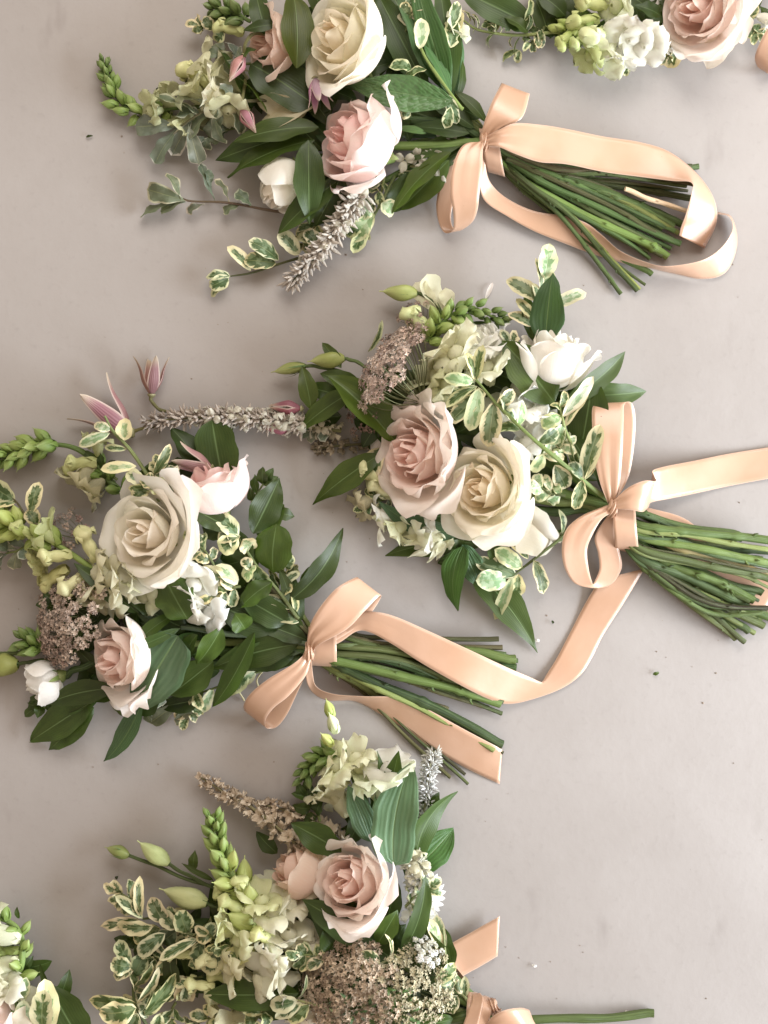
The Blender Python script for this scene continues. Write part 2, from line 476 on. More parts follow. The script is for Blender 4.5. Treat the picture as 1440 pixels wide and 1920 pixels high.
def leaf(par, mat, b, t, w, arch=8.0, roll=0.0, fold=0.18, side=0.0, prof=None, droop=0.0, wave=0.0,
         twist=0.0, corr=0.0, tint=None, name='leaf', stalk=0.06, curl=0.0, seed=None, tipcurl=0.0):
    """one leaf from base to tip; b and t are photo points (x, y, z), the rest in photo pixels"""
    rng = random.Random(seed if seed is not None else int(b[0] * 31 + b[1] * 17 + t[0] * 7 + t[1] * 3))
    prof = prof or {'ruscus': 'ruscus', 'ribbed': 'ruscus', 'rugose': 'ruscus', 'varieg': 'oval', 'varieg_pale': 'oval', 'pitto': 'spoon'}.get(mat, 'oval')
    pf = PROF[prof]
    if not wave: wave = w * rng.uniform(0.02, 0.075)
    twist += rng.uniform(-20, 20); roll += rng.uniform(-9, 9); droop += w * rng.uniform(-0.05, 0.16); ph2 = rng.uniform(0, 6.28)
    A, B = W(*b), W(*t)
    d = B - A; L = d.length; dn = d.normalized()
    up = Vector((0, 0, 1)) - dn * dn.z
    if up.length < 0.15: up = Vector((0, 1, 0)) - dn * dn.y
    up.normalize()
    sd = dn.cross(up)
    q = Quaternion(dn, math.radians(roll)); up = q @ up; sd = q @ sd
    big = w > 34
    nu = 12 if corr else (8 if big else 6); nt = 16 if big else 10
    ctr = []
    for j in range(nt + 1):
        s = j / nt
        p = A + d * s + up * (arch * S * 4 * s * (1 - s)) + sd * (side * S * 4 * s * (1 - s))
        p -= Vector((0, 0, 1)) * droop * S * s * s
        if tipcurl:
            e = max(0.0, s - 0.6) / 0.4
            p += (-dn * 0.6 * e * e + up * e * (1 - 0.5 * e)) * tipcurl * S
        ctr.append(p)
    T = frame_along(ctr)
    rows = []; ph = rng.uniform(0, 6.28); k = rng.uniform(1.6, 2.6)
    for j in range(nt + 1):
        s = j / nt
        hw = 0.5 * w * S * pf(s * (1 - stalk) + (0 if s < stalk else 0) + stalk * s)
        if s < stalk: hw = min(hw, 0.06 * w * S + 0.3 * hw)
        hw = max(hw, 0.012 * w * S) * (1 + 0.045 * math.sin(s * 11 + ph2) + 0.03 * math.sin(s * 23 + 2 * ph2))
        ss = (Quaternion(T[j], math.radians(twist) * s) @ sd)
        nn = ss.cross(T[j]).normalized()
        if nn.dot(up) < 0: nn = -nn
        row = []
        for i in range(nu + 1):
            u = 2.0 * i / nu - 1
            au = abs(u)
            off = fold * (au - 0.5) * hw - curl * hw * u * u + wave * S * math.sin(s * 6.28 * k + ph + (1.2 if u > 0 else 0)) * au * au
            if corr: off += corr * S * math.cos(u * 3.1416 * 5) * (1 - s ** 4) * min(1.0, hw / (0.2 * w * S))
            row.append(ctr[j] - A + ss * (u * hw * (1 - 0.12 * fold * au)) + nn * off)
        rows.append(row)
    mb = MB(); mb.grid(rows)
    # give the blade a real thickness at its rim by a second skin
    me = mb.build(name, [mat])
    if tint is None:
        g = rng.uniform(0.75, 1.2); tint = (g * rng.uniform(0.9, 1.12), g, g * rng.uniform(0.85, 1.1))
    return put(name, me, par, Matrix.Translation(A), tint)

def sprig(par, pts, r, color, leaves, mat, name='sprig', **kw):
    """a twig whose leaves are its parts; each leaf (x0,y0,z0,x1,y1,z1,w,{opts})"""
    tw = stem(par, pts, r, color, name, cut=False, taper=0.55)
    for L in leaves:
        o = dict(kw)
        if len(L) > 7: o.update(L[7])
        m = o.pop('mat', mat)
        leaf(tw, m, L[0:3], L[3:6], L[6] * (0.88 if m != 'pitto' else 1.0), **o)
    return tw

# ------------------------------------------------------------------ roses
def axis_matrix(c, az, el, spin=0.0):
    a, e = math.radians(az), math.radians(el)
    d = Vector((math.cos(e) * math.cos(a), math.cos(e) * math.sin(a), math.sin(e)))
    q = d.to_track_quat('Z', 'Y')
    return Matrix.Translation(c) @ q.to_matrix().to_4x4() @ Matrix.Rotation(math.radians(spin), 4, 'Z')

def bez(p0, p1, p2, p3, t):
    m = 1 - t
    return (m ** 3 * p0[0] + 3 * m * m * t * p1[0] + 3 * m * t * t * p2[0] + t ** 3 * p3[0],
            m ** 3 * p0[1] + 3 * m * m * t * p1[1] + 3 * m * t * t * p2[1] + t ** 3 * p3[1])

def rose_petal(rng, f, R, opn, tall, ruf, hwid=None, rim=None, ext=0.0):
    rb = 0.09 + 0.60 * f ** 0.95
    rt = 0.045 + (0.30 + 0.52 * opn) * f ** (1.25 - 0.1 * opn) + ext
    zt = (1.02 - 0.26 * f * opn) * tall
    P0 = (0.02, 0.03); P1 = (rb * 1.20, 0.0 + 0.14 * (1 - f)); P2 = (rb * 1.10, zt * 0.70); P3 = (rt, zt)
    hw = hwid if hwid else (1.80 - 0.65 * f ** 0.6)
    rimk = (rim if rim is not None else max(0.0, f - 0.35) * 0.34 * opn) * rng.uniform(0.7, 1.3)
    nu, nv = 18, 14
    ph, k1, k2 = rng.uniform(0, 6.28), rng.uniform(2.0, 3.6), rng.uniform(5, 8)
    sk = rng.uniform(-0.12, 0.12); rec = (0.05 + 0.16 * f) * rng.uniform(0.6, 1.4) * opn
    pt = 0.0
    rows = []
    for j in range(nv + 1):
        v = j / nv
        row = []
        for i in range(nu + 1):
            u = 2.0 * i / nu - 1; au = abs(u)
            vm = 1.0 - 0.17 * au ** 2.6 + pt * (1 - au) ** 3 + 0.010 * ruf * math.sin(k2 * u + ph) + sk * 0.5 * u
            vv = v * vm
            r, z = bez(P0, P1, P2, P3, min(vv, 1.0))
            if vv > 1.0: z += (vv - 1.0) * 0.8 * tall
            e = max(0.0, (vv - 0.72) / 0.28)
            r += rimk * e * e * (1 - 0.25 * e); z -= rimk * 0.85 * e ** 3
            r += rec * au ** 2.2 * v ** 3 * 0.8
            r *= 1.0 + (0.10 + 0.05 * (1 - f)) * u
            rr = ruf * (0.008 + 0.030 * f) * v ** 4
            r += rr * math.sin(k1 * u * 2 + ph) + 0.5 * rr * math.sin(k2 * u + 2 * ph)
            z += rr * 0.8 * math.cos(k1 * u * 1.7 + 1.3 * ph)
            w = 0.34 + 0.66 * min(1.0, vv / 0.5) ** 0.8
            qv = max(0.0, (v - 0.55) / 0.45)
            w *= max(0.22, (1 - qv ** 3.6)) ** 0.45
            a = u * hw * w
            row.append(Vector((r * math.cos(a), r * math.sin(a), z)) * R)
        rows.append(row)
    mb = MB(); mb.grid(rows)
    return mb.build('petal', ['petal'])

def calyx_mesh(R, tall, seps=5, rng=None, down=0.5):
    rng = rng or random.Random(3)
    mb = MB()
    rows = []
    for j in range(7):
        t = j / 6; r = 0.05 + 0.17 * math.sin(min(1, t * 1.15) * 1.6) ** 0.9 * (0.45 + 0.55 * t); z = -0.26 + 0.30 * t
        rows.append([Vector((r * math.cos(a), r * math.sin(a), z)) * R for a in [2 * math.pi * k / 10 for k in range(10)]])
    mb.grid(rows, 0, True)
    for k in range(seps):
        a0 = 2 * math.pi * k / seps + rng.uniform(-0.2, 0.2)
        L = rng.uniform(0.42, 0.62); dn = down + rng.uniform(-0.3, 0.3)
        rr = []
        for j in range(8):
            t = j / 7; wd = 0.10 * (1 - t) ** 0.8 * (0.6 + t)
            r = 0.15 + L * (0.75 * t) * math.cos(dn * t); z = 0.0 + L * (0.55 * t - dn * t * t)
            row = []
            for i in range(4):
                u = (2 * i / 3 - 1) * wd
                row.append(Vector((r * math.cos(a0) - u * math.sin(a0), r * math.sin(a0) + u * math.cos(a0), z - abs(u) * 0.3)) * R)
            rr.append(row)
        mb.grid(rr, 0)
    return mb.build('calyx', ['bud'])

PAL = {  # innermost, middle, outermost petal colours
    'cream': ((0.96, 0.81, 0.63), (0.96, 0.88, 0.74), (0.96, 0.92, 0.83)),
    'ivory': ((0.96, 0.86, 0.76), (0.96, 0.90, 0.82), (0.96, 0.93, 0.88)),
    'blush': ((0.92, 0.69, 0.63), (0.93, 0.77, 0.72), (0.94, 0.86, 0.82)),
    'pink': ((0.91, 0.58, 0.56), (0.92, 0.68, 0.66), (0.93, 0.81, 0.79)),
    'white': ((0.88, 0.88, 0.82), (0.90, 0.90, 0.88), (0.91, 0.91, 0.90)),
    'blush_shaded': ((0.74, 0.48, 0.38), (0.84, 0.62, 0.53), (0.88, 0.73, 0.64)),  # darkened blush: shade on the roses behind is put into their petal colour
}

def rose(par, c, R, az, el, pal, seed, n=24, opn=1.0, tall=1.0, spin=0.0, ruf=1.0, name='rose', heroes=(), fmin=0.0, sep=0.5, stalk=None):
    """a rose head centred on photo point c; heroes are extra loose outer petals (angle, size, lean)"""
    rng = random.Random(seed); R = R * 1.13
    M = axis_matrix(W(*c), az, el, spin)
    M = M @ Matrix.Translation((0, 0, -0.46 * R * S * tall))
    ro = put(name, calyx_mesh(R * S, tall, 5, rng, sep), par, M, (0.20, 0.28, 0.08))
    pc = PAL[pal]
    for i in range(n):
        f = fmin + (1 - fmin) * (i / (n - 1)) ** 0.92
        if f < 0.5: c0 = [pc[0][k] + (pc[1][k] - pc[0][k]) * f * 2 for k in range(3)]
        else: c0 = [pc[1][k] + (pc[2][k] - pc[1][k]) * (f - 0.5) * 2 for k in range(3)]
        g = rng.uniform(0.96, 1.03)
        me = rose_petal(rng, f, R * S, opn, tall * rng.uniform(0.95, 1.04), ruf)
        a = i * 2.39996 + rng.uniform(-0.25, 0.25)
        tilt = Matrix.Rotation(rng.uniform(-0.07, 0.07), 4, 'X') @ Matrix.Rotation(rng.uniform(-0.07, 0.07) , 4, 'Y')
        put('petal', me, ro, M @ Matrix.Rotation(a, 4, 'Z') @ tilt, [min(0.92, x * g) for x in c0])
    for (ha, hs, lean, ext, hwid) in heroes:
        me = rose_petal(rng, 1.0, R * S * hs, opn, tall, ruf, hwid, 0.10 + 0.1 * lean, ext)
        put('petal', me, ro, M @ Matrix.Rotation(math.radians(ha - spin), 4, 'Z') @ Matrix.Rotation(lean, 4, 'Y'), pc[2])
    if stalk: stem(ro, stalk, 6.5, GREENS[seed % 3], 'stalk', cut=False)
    return ro

# ------------------------------------------------------------------ small flowers
def lobes(mb, rng, n, z0, r0, L, wid, lean, ruf, mi=0, a0=0.0, spread=6.2832):
    for k in range(n):
        a = a0 + spread * (k + 0.5) / n - (spread / 2 if spread < 6 else 0) + rng.uniform(-0.15, 0.15)
        ln = lean + rng.uniform(-0.25, 0.25); ll = L * rng.uniform(0.85, 1.15)
        ph = rng.uniform(0, 6.28); rows = []
        x = r0; z = z0; ang = 1.25 - 0.2 * ln
        nv = 7
        for j in range(nv + 1):
            t = j / nv
            hw = wid * (0.30 + 0.70 * math.sin(min(1.0, t * 1.25) * 1.5708)) * (1 - max(0, t - 0.72) ** 2 * 7.5)
            row = []
            for i in range(8):
                u = 2 * i / 7 - 1
                zz = z + ruf * 0.10 * math.sin(u * 5 + ph) * t * t - 0.10 * u * u * t + ruf * 0.05 * math.cos(9 * u + ph) * t ** 3
                xx = x - 0.12 * u * u * t - 0.05 * (1 - abs(u)) * (t > 0.95)
                row.append(Vector((xx * math.cos(a) - u * hw * math.sin(a), xx * math.sin(a) + u * hw * math.cos(a), zz)))
            rows.append(row)
            x += math.cos(ang) * ll / nv; z += math.sin(ang) * ll / nv; ang -= ln * 2.0 / nv
        mb.grid(rows, mi)

def sepals(mb, n, L, wid, lean, mi=1, z0=0.0, r0=0.10):
    for k in range(n):
        a = 2 * math.pi * k / n; rows = []
        for j in range(5):
            t = j / 4; hw = wid * math.sin(min(1, 0.25 + t * 0.9) * 3.0) * (1 - t * 0.85)
            r = r0 + L * t * math.sin(lean) + 0.12 * L * math.sin(t * 3.1); z = z0 + L * t * math.cos(lean)
            rows.append([Vector((r * math.cos(a) - u * hw * math.sin(a), r * math.sin(a) + u * hw * math.cos(a), z)) for u in (-1, 0, 1)])
        mb.grid(rows, mi)

def mk_snap(seed):
    rng = random.Random(seed); mb = MB()
    rows = []
    for j in range(7):
        t = j / 6; r = 0.10 + 0.20 * t ** 0.7 + 0.05 * math.sin(t * 3.14)
        rows.append([Vector((r * math.cos(a), r * 0.85 * math.sin(a), 0.62 * t)) for a in [2 * math.pi * k / 10 for k in range(10)]])
    mb.grid(rows, 0, True)
    lobes(mb, rng, 2, 0.50, 0.16, 0.92, 0.54, 0.55, 0.9, 0, math.pi / 2, 2.5)
    lobes(mb, rng, 3, 0.48, 0.18, 0.76, 0.42, 1.15, 0.9, 0, -math.pi / 2, 3.0)
    rows = []
    for j in range(6):
        t = j / 5; r = 0.25 * math.sin(t * 2.7 + 0.25)
        rows.append([Vector((r * 1.2 * math.cos(a), r * math.sin(a) - 0.05, 0.42 + 0.42 * t)) for a in [2 * math.pi * k / 8 for k in range(8)]])
    mb.grid(rows, 0, True)
    sepals(mb, 5, 0.36, 0.13, 0.35, 1, -0.04, 0.07)
    return mb.build('blossom', ['petal', 'bud'])

def mk_budmesh(seed, fat=0.30, twist=0.0, sep=0.42, ridged=0.05):
    rng = random.Random(seed); mb = MB(); rows = []
    for j in range(11):
        t = j / 10; r = fat * (math.sin(min(1.0, t * 1.06 + 0.06) * math.pi) ** 0.75) * (1.12 - 0.35 * t) + 0.015
        rows.append([Vector(((r * (1 + ridged * math.cos(3 * a + twist * t * 4))) * math.cos(a), r * (1 + ridged * math.cos(3 * a + twist * t * 4)) * math.sin(a), t)) for a in [2 * math.pi * k / 14 for k in range(14)]])
    mb.grid(rows, 0, True)
    if sep: sepals(mb, 5, sep, 0.15, 0.22, 1, -0.06, 0.13)
    return mb.build('bud', ['bud', 'bud'])

SNAP = [mk_snap(s) for s in (1, 2, 3, 4, 5)]
BUDS = [mk_budmesh(s, 0.25, 0.8, 0.62, 0.16) for s in (1, 2, 3)]
def woolmesh(seed):
    rng = random.Random(seed); mb = MB(); rows = []
    for j in range(7):
        t = j / 6; r = 0.25 * math.sin(min(1, t + 0.1) * 2.6) ** 0.7 + 0.03
        rows.append([Vector((r * math.cos(a) * rng.uniform(0.85, 1.15), r * math.sin(a) * rng.uniform(0.85, 1.15), t)) for a in [2 * math.pi * k / 8 for k in range(8)]])
    mb.v = [Vector((v.x * 0.7, v.y * 0.7, v.z)) for v in []]; mb = MB()
    for k in range(5):
        a = k * 1.2566 + rng.uniform(-0.4, 0.4); ln = rng.uniform(0.15, 0.75); L = rng.uniform(0.6, 1.15)
        d = Vector((math.sin(ln) * math.cos(a), math.sin(ln) * math.sin(a), math.cos(ln)))
        e = Vector((math.cos(a), math.sin(a), 0)) * 0.12
        tube(mb, [Vector((0, 0, 0)), d * L * 0.35 + e * 0.6, d * L * 0.7 + e, d * L + e * 1.7], [0.05, rng.uniform(0.11, 0.16), rng.uniform(0.10, 0.15), 0.03], 6, 0)
    return mb.build('floret', ['woolly'])
def mk_snapbud(seed):
    rng = random.Random(seed); mb = MB(); rows = []
    for j in range(15):
        t = j / 14
        r = 0.11 + 0.10 * math.sin(min(1, t / 0.5) * 1.57) - 0.05 * math.exp(-((t - 0.6) / 0.1) ** 2) + 0.09 * math.exp(-((t - 0.82) / 0.13) ** 2)
        if t > 0.86: r *= max(0.05, 1 - ((t - 0.86) / 0.14) ** 2.2)
        rows.append([Vector((r * (1 + 0.20 * t * math.cos(2 * a)) * math.cos(a) + 0.10 * t * t, r * (1 + 0.20 * t * math.cos(2 * a)) * math.sin(a), t * 1.05 + 0.05 * t * math.cos(a))) for a in [2 * math.pi * k / 16 for k in range(16)]])
    mb.grid(rows, 0, True)
    lobes(mb, rng, 2, 0.78, 0.10, 0.34, 0.20, 1.1, 0.8, 0)
    sepals(mb, 5, 0.42, 0.15, 0.25, 1, -0.05, 0.10)
    return mb.build('bud', ['bud', 'bud'])
SNAPB = [mk_snapbud(s) for s in (1, 2, 3)]
WOOL = [woolmesh(s) for s in (1, 2, 3)]
def whitefl(seed):
    rng = random.Random(seed); mb = MB()
    lobes(mb, rng, 3, 0.1, 0.06, 0.75, 0.30, 0.9, 1.0)
    return mb.build('floret', ['petal'])
WHITEF = [whitefl(s) for s in (1, 2)]
def bractmesh(seed):
    rng = random.Random(seed); mb = MB()
    lobes(mb, rng, 4, 0.0, 0.05, 0.6, 0.24, 0.5, 1.2)
    for v in mb.v: pass
    return mb.build('bract', ['bract'])
BRACT = [bractmesh(s) for s in (1, 2, 3)]

def dirmat(p, d, size, spin=0.0):
    q = d.normalized().to_track_quat('Z', 'Y')
    return Matrix.Translation(p) @ q.to_matrix().to_4x4() @ Matrix.Rotation(spin, 4, 'Z') @ Matrix.Scale(size, 4)

def one(par, name, me, base, tip, color, spin=0.0, size=None):
    """a small flower or bud from its base to its tip (photo points)"""
    A, B = W(*base), W(*tip)
    if me in SNAP and color[2] < 0.62 * color[1] and (A.x * 9000) % 3 > 0.8:
        me = SNAPB[SNAP.index(me) % 3]; name = 'bud'; size = (size or 50) * 1.05
    return put(name, me, par, dirmat(A, B - A, (B - A).length if size is None else size * S, spin), color)

def spike(par, pts, kinds, seed, name, r=4.0, scol=(0.13, 0.21, 0.05), zmin=3.0, spin=2.39996):
    """a flower spike: pts from its foot to its tip; kinds = list of
    (t0, t1, count, [meshes], size0, size1, lean, radius, colour0, colour1, partname)"""
    rng = random.Random(seed)
    st = stem(par, pts, r, scol, name, cut=False, taper=0.45)
    P = catmull([W(*p) for p in pts], 24); T = frame_along(P); n = len(P) - 1
    k = 0
    for (t0, t1, cnt, meshes, s0, s1, lean, rd, c0, c1, pn) in kinds:
        for i in range(cnt):
            q = (i + 0.5) / cnt; t = t0 + (t1 - t0) * q
            j = min(n, int(t * n)); p = P[j]; tg = T[j]
            a = k * spin + rng.uniform(-0.4, 0.4); k += 1
            sd = tg.cross(Vector((0, 0, 1))).normalized(); up = sd.cross(tg)
            rad = sd * math.cos(a) + up * math.sin(a)
            ln = lean * rng.uniform(0.65, 1.3)
            d = tg * math.cos(ln) + rad * math.sin(ln)
            sz = (s0 + (s1 - s0) * q) * rng.uniform(0.85, 1.15) * S
            pos = p + rad * rd * S
            lim = zmin * S
            end = pos + d * sz * 0.8
            if end.z < lim: d.z += (lim - end.z) / (sz * 0.8); d.normalize()
            if pos.z < lim: pos.z = lim
            cc = [c0[m] + (c1[m] - c0[m]) * q for m in range(3)]; g = rng.uniform(0.88, 1.1)
            if meshes is WOOL: cc = [min(0.8, x * 1.6) for x in cc]
            put(pn, rng.choice(meshes), st, dirmat(pos, d, sz, rng.uniform(0, 6.28)), [min(0.9, x * g) for x in cc])
    return st

def umbel(par, c, R, az, el, seed, hub=None, n=34, per=26, col1=(0.34, 0.23, 0.19), col2=(0.60, 0.50, 0.42), dome=0.45, name='lace_flower', fl=0.034, stalk_col=(0.16, 0.17, 0.08)):
    """a flat-topped lace flower: rays from one point, each ending in a cushion of tiny florets"""
    rng = random.Random(seed)
    M = axis_matrix(W(*c), az, el); Rm = R * S
    hubl = Vector((0, 0, -0.75 * Rm)) if hub is None else M.inverted() @ W(*hub)
    mb = MB(); fm = MB(); tint = []
    for i in range(n):
        rr = math.sqrt((i + 0.5) / n) * rng.uniform(0.9, 1.1); a = i * 2.39996
        e = Vector((rr * math.cos(a), rr * math.sin(a), dome * (1 - rr * rr) + rng.uniform(-0.08, 0.08))) * Rm
        bow = (hubl * 0.5 + e * 0.5) + Vector((e.x, e.y, 0)) * 0.18
        tube(mb, catmull([hubl, bow, e], 4), [0.018 * Rm, 0.014 * Rm] + [0.010 * Rm] * 7, 4, 0)
        nd = Vector((e.x * 0.6, e.y * 0.6, Rm * 0.8)).normalized(); ur = 0.19 * Rm * rng.uniform(0.75, 1.2)
        kq = rng.random(); base = [col1[m] + (col2[m] - col1[m]) * kq for m in range(3)]
        for k in range(int(per * 1.9)):
            d = Vector((rng.gauss(0, 1), rng.gauss(0, 1), rng.gauss(0, 1))).normalized()
            if d.dot(nd) < -0.15: d = -d
            p = e + d * ur * rng.uniform(0.5, 1.0)
            fd = (d + nd).normalized(); q = fd.to_track_quat('Z', 'Y'); s_ = fl * 1.45 * Rm * rng.uniform(0.6, 1.3)
            ring = [p + q @ (Vector((math.cos(x), math.sin(x), 0.35 * (m % 2))) * s_ * (1.0 if m % 2 else 0.45)) for m, x in enumerate([2 * math.pi * j / 8 for j in range(8)])]
            v0 = len(fm.v); fm.fan(ring, p - fd * s_ * 0.2, 0)
            g = rng.uniform(0.6, 1.6); tint.append((len(fm.v) - v0, [min(0.85, x * g) for x in base]))
    st = put(name, mb.build('rays', ['stem']), par, M, stalk_col)
    me = fm.build('florets', ['floret'], False)
    ca = me.color_attributes.new('tint', 'FLOAT_COLOR', 'POINT')
    buf = []
    for cnt, cc in tint:
        for _ in range(cnt): buf.extend((*cc, 1.0))
    ca.data.foreach_set('color', buf)
    fo = put('florets', me, st, M, (1, 1, 1)); fo['kind'] = 'stuff'
    return st

def clematis(par, base, az, el, L, seed, n=4, opn=0.5, color=(0.50, 0.25, 0.27), stalk=None, name='clematis_flower', angs=None):
    """a nodding bell: pointed petals from base; opn 0 closed bud .. 1 tips flared"""
    rng = random.Random(seed); M = axis_matrix(W(*base), az, el, rng.uniform(0, 90))
    mb = MB(); rows = []
    for j in range(5):
        t = j / 4; r = 0.10 * math.sin(t * 1.5 + 0.15)
        rows.append([Vector((r * math.cos(a), r * math.sin(a), -0.06 + 0.10 * t)) * L * S for a in [2 * math.pi * k / 8 for k in range(8)]])
    mb.grid(rows, 0, True)
    root = put(name, mb.build('receptacle', ['bud']), par, M, (0.22, 0.20, 0.10))
    for k in range(n):
        rows = []; flare = opn * rng.uniform(0.8, 1.2)
        for j in range(13):
            t = j / 12
            r = 0.03 + 0.23 * math.sin(min(1.0, t * 2.0) * 1.57) * (1 - 0.55 * (1 - opn) * max(0, t - 0.4) / 0.6) - (1 - opn) * 0.20 * max(0.0, t - 0.35) ** 1.2 + flare * 0.55 * max(0, t - 0.4) ** 1.6
            hw = 0.20 * math.sin(min(1, t * 1.7 + 0.25) * 1.5708) * max(0.0, 1 - t) ** 0.62 + 0.004
            row = []
            for i in range(7):
                u = 2 * i / 6 - 1
                a = u * hw / max(r, 0.12)
                row.append(Vector(((r - 0.02 * u * u) * math.cos(a), r * math.sin(a), t * (1 - 0.15 * flare * t))) * L * S)
            rows.append(row)
        pm = MB(); pm.grid(rows)
        put('petal', pm.build('petal', ['clematis']), root, M @ Matrix.Rotation(2 * math.pi * k / n, 4, 'Z'), [x * rng.uniform(0.9, 1.15) for x in color])
    if stalk: stem(root, stalk, 3.2, (0.17, 0.15, 0.06), 'stalk', cut=False)
    return root

def lisibud(par, base, tip, wd, color, seed, stalk=None, sepal_len=0.55):
    """a furled bud with thin sepals"""
    A, B = W(*base), W(*tip); L = (B - A).length
    me = mk_budmesh(seed, 0.5 * wd * S / L * 1.02, 1.6, 0.0, 0.10)
    b = put('flower_bud', me, par, dirmat(A, B - A, L, seed), color)
    mb = MB(); sepals(mb, 5, sepal_len, 0.035, 0.22, 0, -0.02, 0.06)
    put('sepals', mb.build('sepals', ['bud']), b, dirmat(A, B - A, L, seed + 0.6), (0.10, 0.17, 0.05))
    if stalk: stem(b, stalk, 3.4, (0.07, 0.10, 0.03), 'stalk', cut=False)
    return b

# ------------------------------------------------------------------ ribbon
def strip(par, secs, name, n=9, across=8, pleat=0.0, seed=0, bulge=0.0, crimp=0.0):
    """a satin band from cross-sections ((lx,ly,lz),(rx,ry,rz)) in photo points"""
    rng = random.Random(seed)
    Ls = catmull([W(*a) for a, c in secs], n); Rs = catmull([W(*c) for a, c in secs], n)
    rows = []; o0 = Ls[0].copy(); v = 0; vs_ = []
    ph = rng.uniform(0, 6.28)
    N = len(Ls)
    for j in range(N):
        if j: v += ((Ls[j] + Rs[j]) - (Ls[j - 1] + Rs[j - 1])).length * 0.5
        vs_.append(v)
        a, c = Ls[j], Rs[j]; w = (c - a)
        tg = (Ls[min(N - 1, j + 1)] + Rs[min(N - 1, j + 1)]) - (Ls[max(0, j - 1)] + Rs[max(0, j - 1)])
        nn = w.cross(tg)
        nn = nn.normalized() if nn.length > 1e-12 else Vector((0, 0, 1))
        row = []
        for i in range(across + 1):
            u = i / across
            off = bulge * S * math.sin(u * 3.1416) + crimp * S * math.sin(u * 19 + 2.0 * math.sin(j * 0.25 + ph)) + 0.55 * pleat * S * math.sin(u * 6.28 * 2.2 + ph) * max(0.0, 1 - 3.0 * j / N) + 1.7 * S * math.sin(v * 75 + ph + u * 1.4)
            z = a.lerp(c, u) + nn * off
            if z.z < 1.2 * S: z.z = 1.2 * S
            row.append(z - o0)
        rows.append(row)
    mb = MB(); mb.grid(rows, 0, False, lambda i, j: (i / across, vs_[j]))
    me = mb.build(name, ['ribbon'])
    o = put(name, me, par, Matrix.Translation(o0))
    md = o.modifiers.new('thickness', 'SOLIDIFY'); md.thickness = 0.00013; md.offset = 0.0
    return o

def knot(par, c, rx, ry, az, seed=0):
    """the tied knot: a short pleated band pinched over the middle of the bow"""
    a = math.radians(az); ux, uy = math.cos(a), -math.sin(a); vx, vy = -uy, ux
    secs = []
    for k in range(9):
        f = (k / 8 * 2 - 1) * 2.0
        q = math.sin(f) * ry * 1.15; z = c[2] - 16 + 22 * math.cos(f * 0.95)
        w = rx * (0.62 + 0.16 * abs(math.sin(f)) + 0.05 * math.sin(3 * f + seed))
        px, py = c[0] + ux * q, c[1] + uy * q
        secs.append(((px - vx * w, py - vy * w, z - 4), (px + vx * w, py + vy * w, z - 5)))
    return strip(par, secs, 'knot', 5, 14, 0, seed, 6.0, 2.6)

def wrap(par, a, b_, wl, ctr_z, thick, seed=0):
    """the band round the stalks: a, b_ = photo points of the far and near side at the band's middle; wl = along-stem vector"""
    secs = []
    ax, ay = a; bx, by = b_
    for k in range(9):
        t = math.pi * k / 8 * 1.10 - 0.05 * math.pi
        x = (ax + bx) / 2 + (ax - bx) / 2 * math.cos(t); y = (ay + by) / 2 + (ay - by) / 2 * math.cos(t)
        z = max(2.0, ctr_z + thick * math.sin(t))
        secs.append(((x - wl[0] / 2, y - wl[1] / 2, z), (x + wl[0] / 2, y + wl[1] / 2, z)))
    return strip(par, secs, 'ribbon', 5, 8, 2.0, seed)

def bouquet(name, tie, label, group='hand-tied bouquets laid on the table'):
    e = bpy.data.objects.new(name, None); col.objects.link(e)
    M = Matrix.Translation(W(tie[0], tie[1], 0)); e.matrix_basis = M; WM[e] = M
    e.empty_display_size = 0.02
    e['label'] = label; e['category'] = 'bouquet'; e['group'] = group
    return e

def fill(par, spots, mat, seed, zr=(10, 40), wr=(30, 48), lr=(70, 110), toward=None, tint=(0.9, 0.92, 0.8)):
    """leaves low inside a bouquet"""
    rng = random.Random(seed)
    for (x, y, n, sp) in spots:
        for _ in range(int(n * 1.5)):
            bx, by = x + rng.gauss(0, sp * 0.5), y + rng.gauss(0, sp * 0.5)
            a = rng.uniform(0, 6.28) if toward is None else math.radians(toward) + rng.gauss(0, 0.7)
            L = rng.uniform(*lr) * 0.5; z = rng.uniform(*zr)
            leaf(par, mat, (bx - L * math.cos(a), by + L * math.sin(a), z), (bx + L * math.cos(a), by - L * math.sin(a), max(6, z + rng.uniform(-14, 10))),
                 rng.uniform(*wr), arch=rng.uniform(4, 16), roll=rng.uniform(-30, 30), tint=[t * rng.uniform(0.85, 1.15) for t in tint])

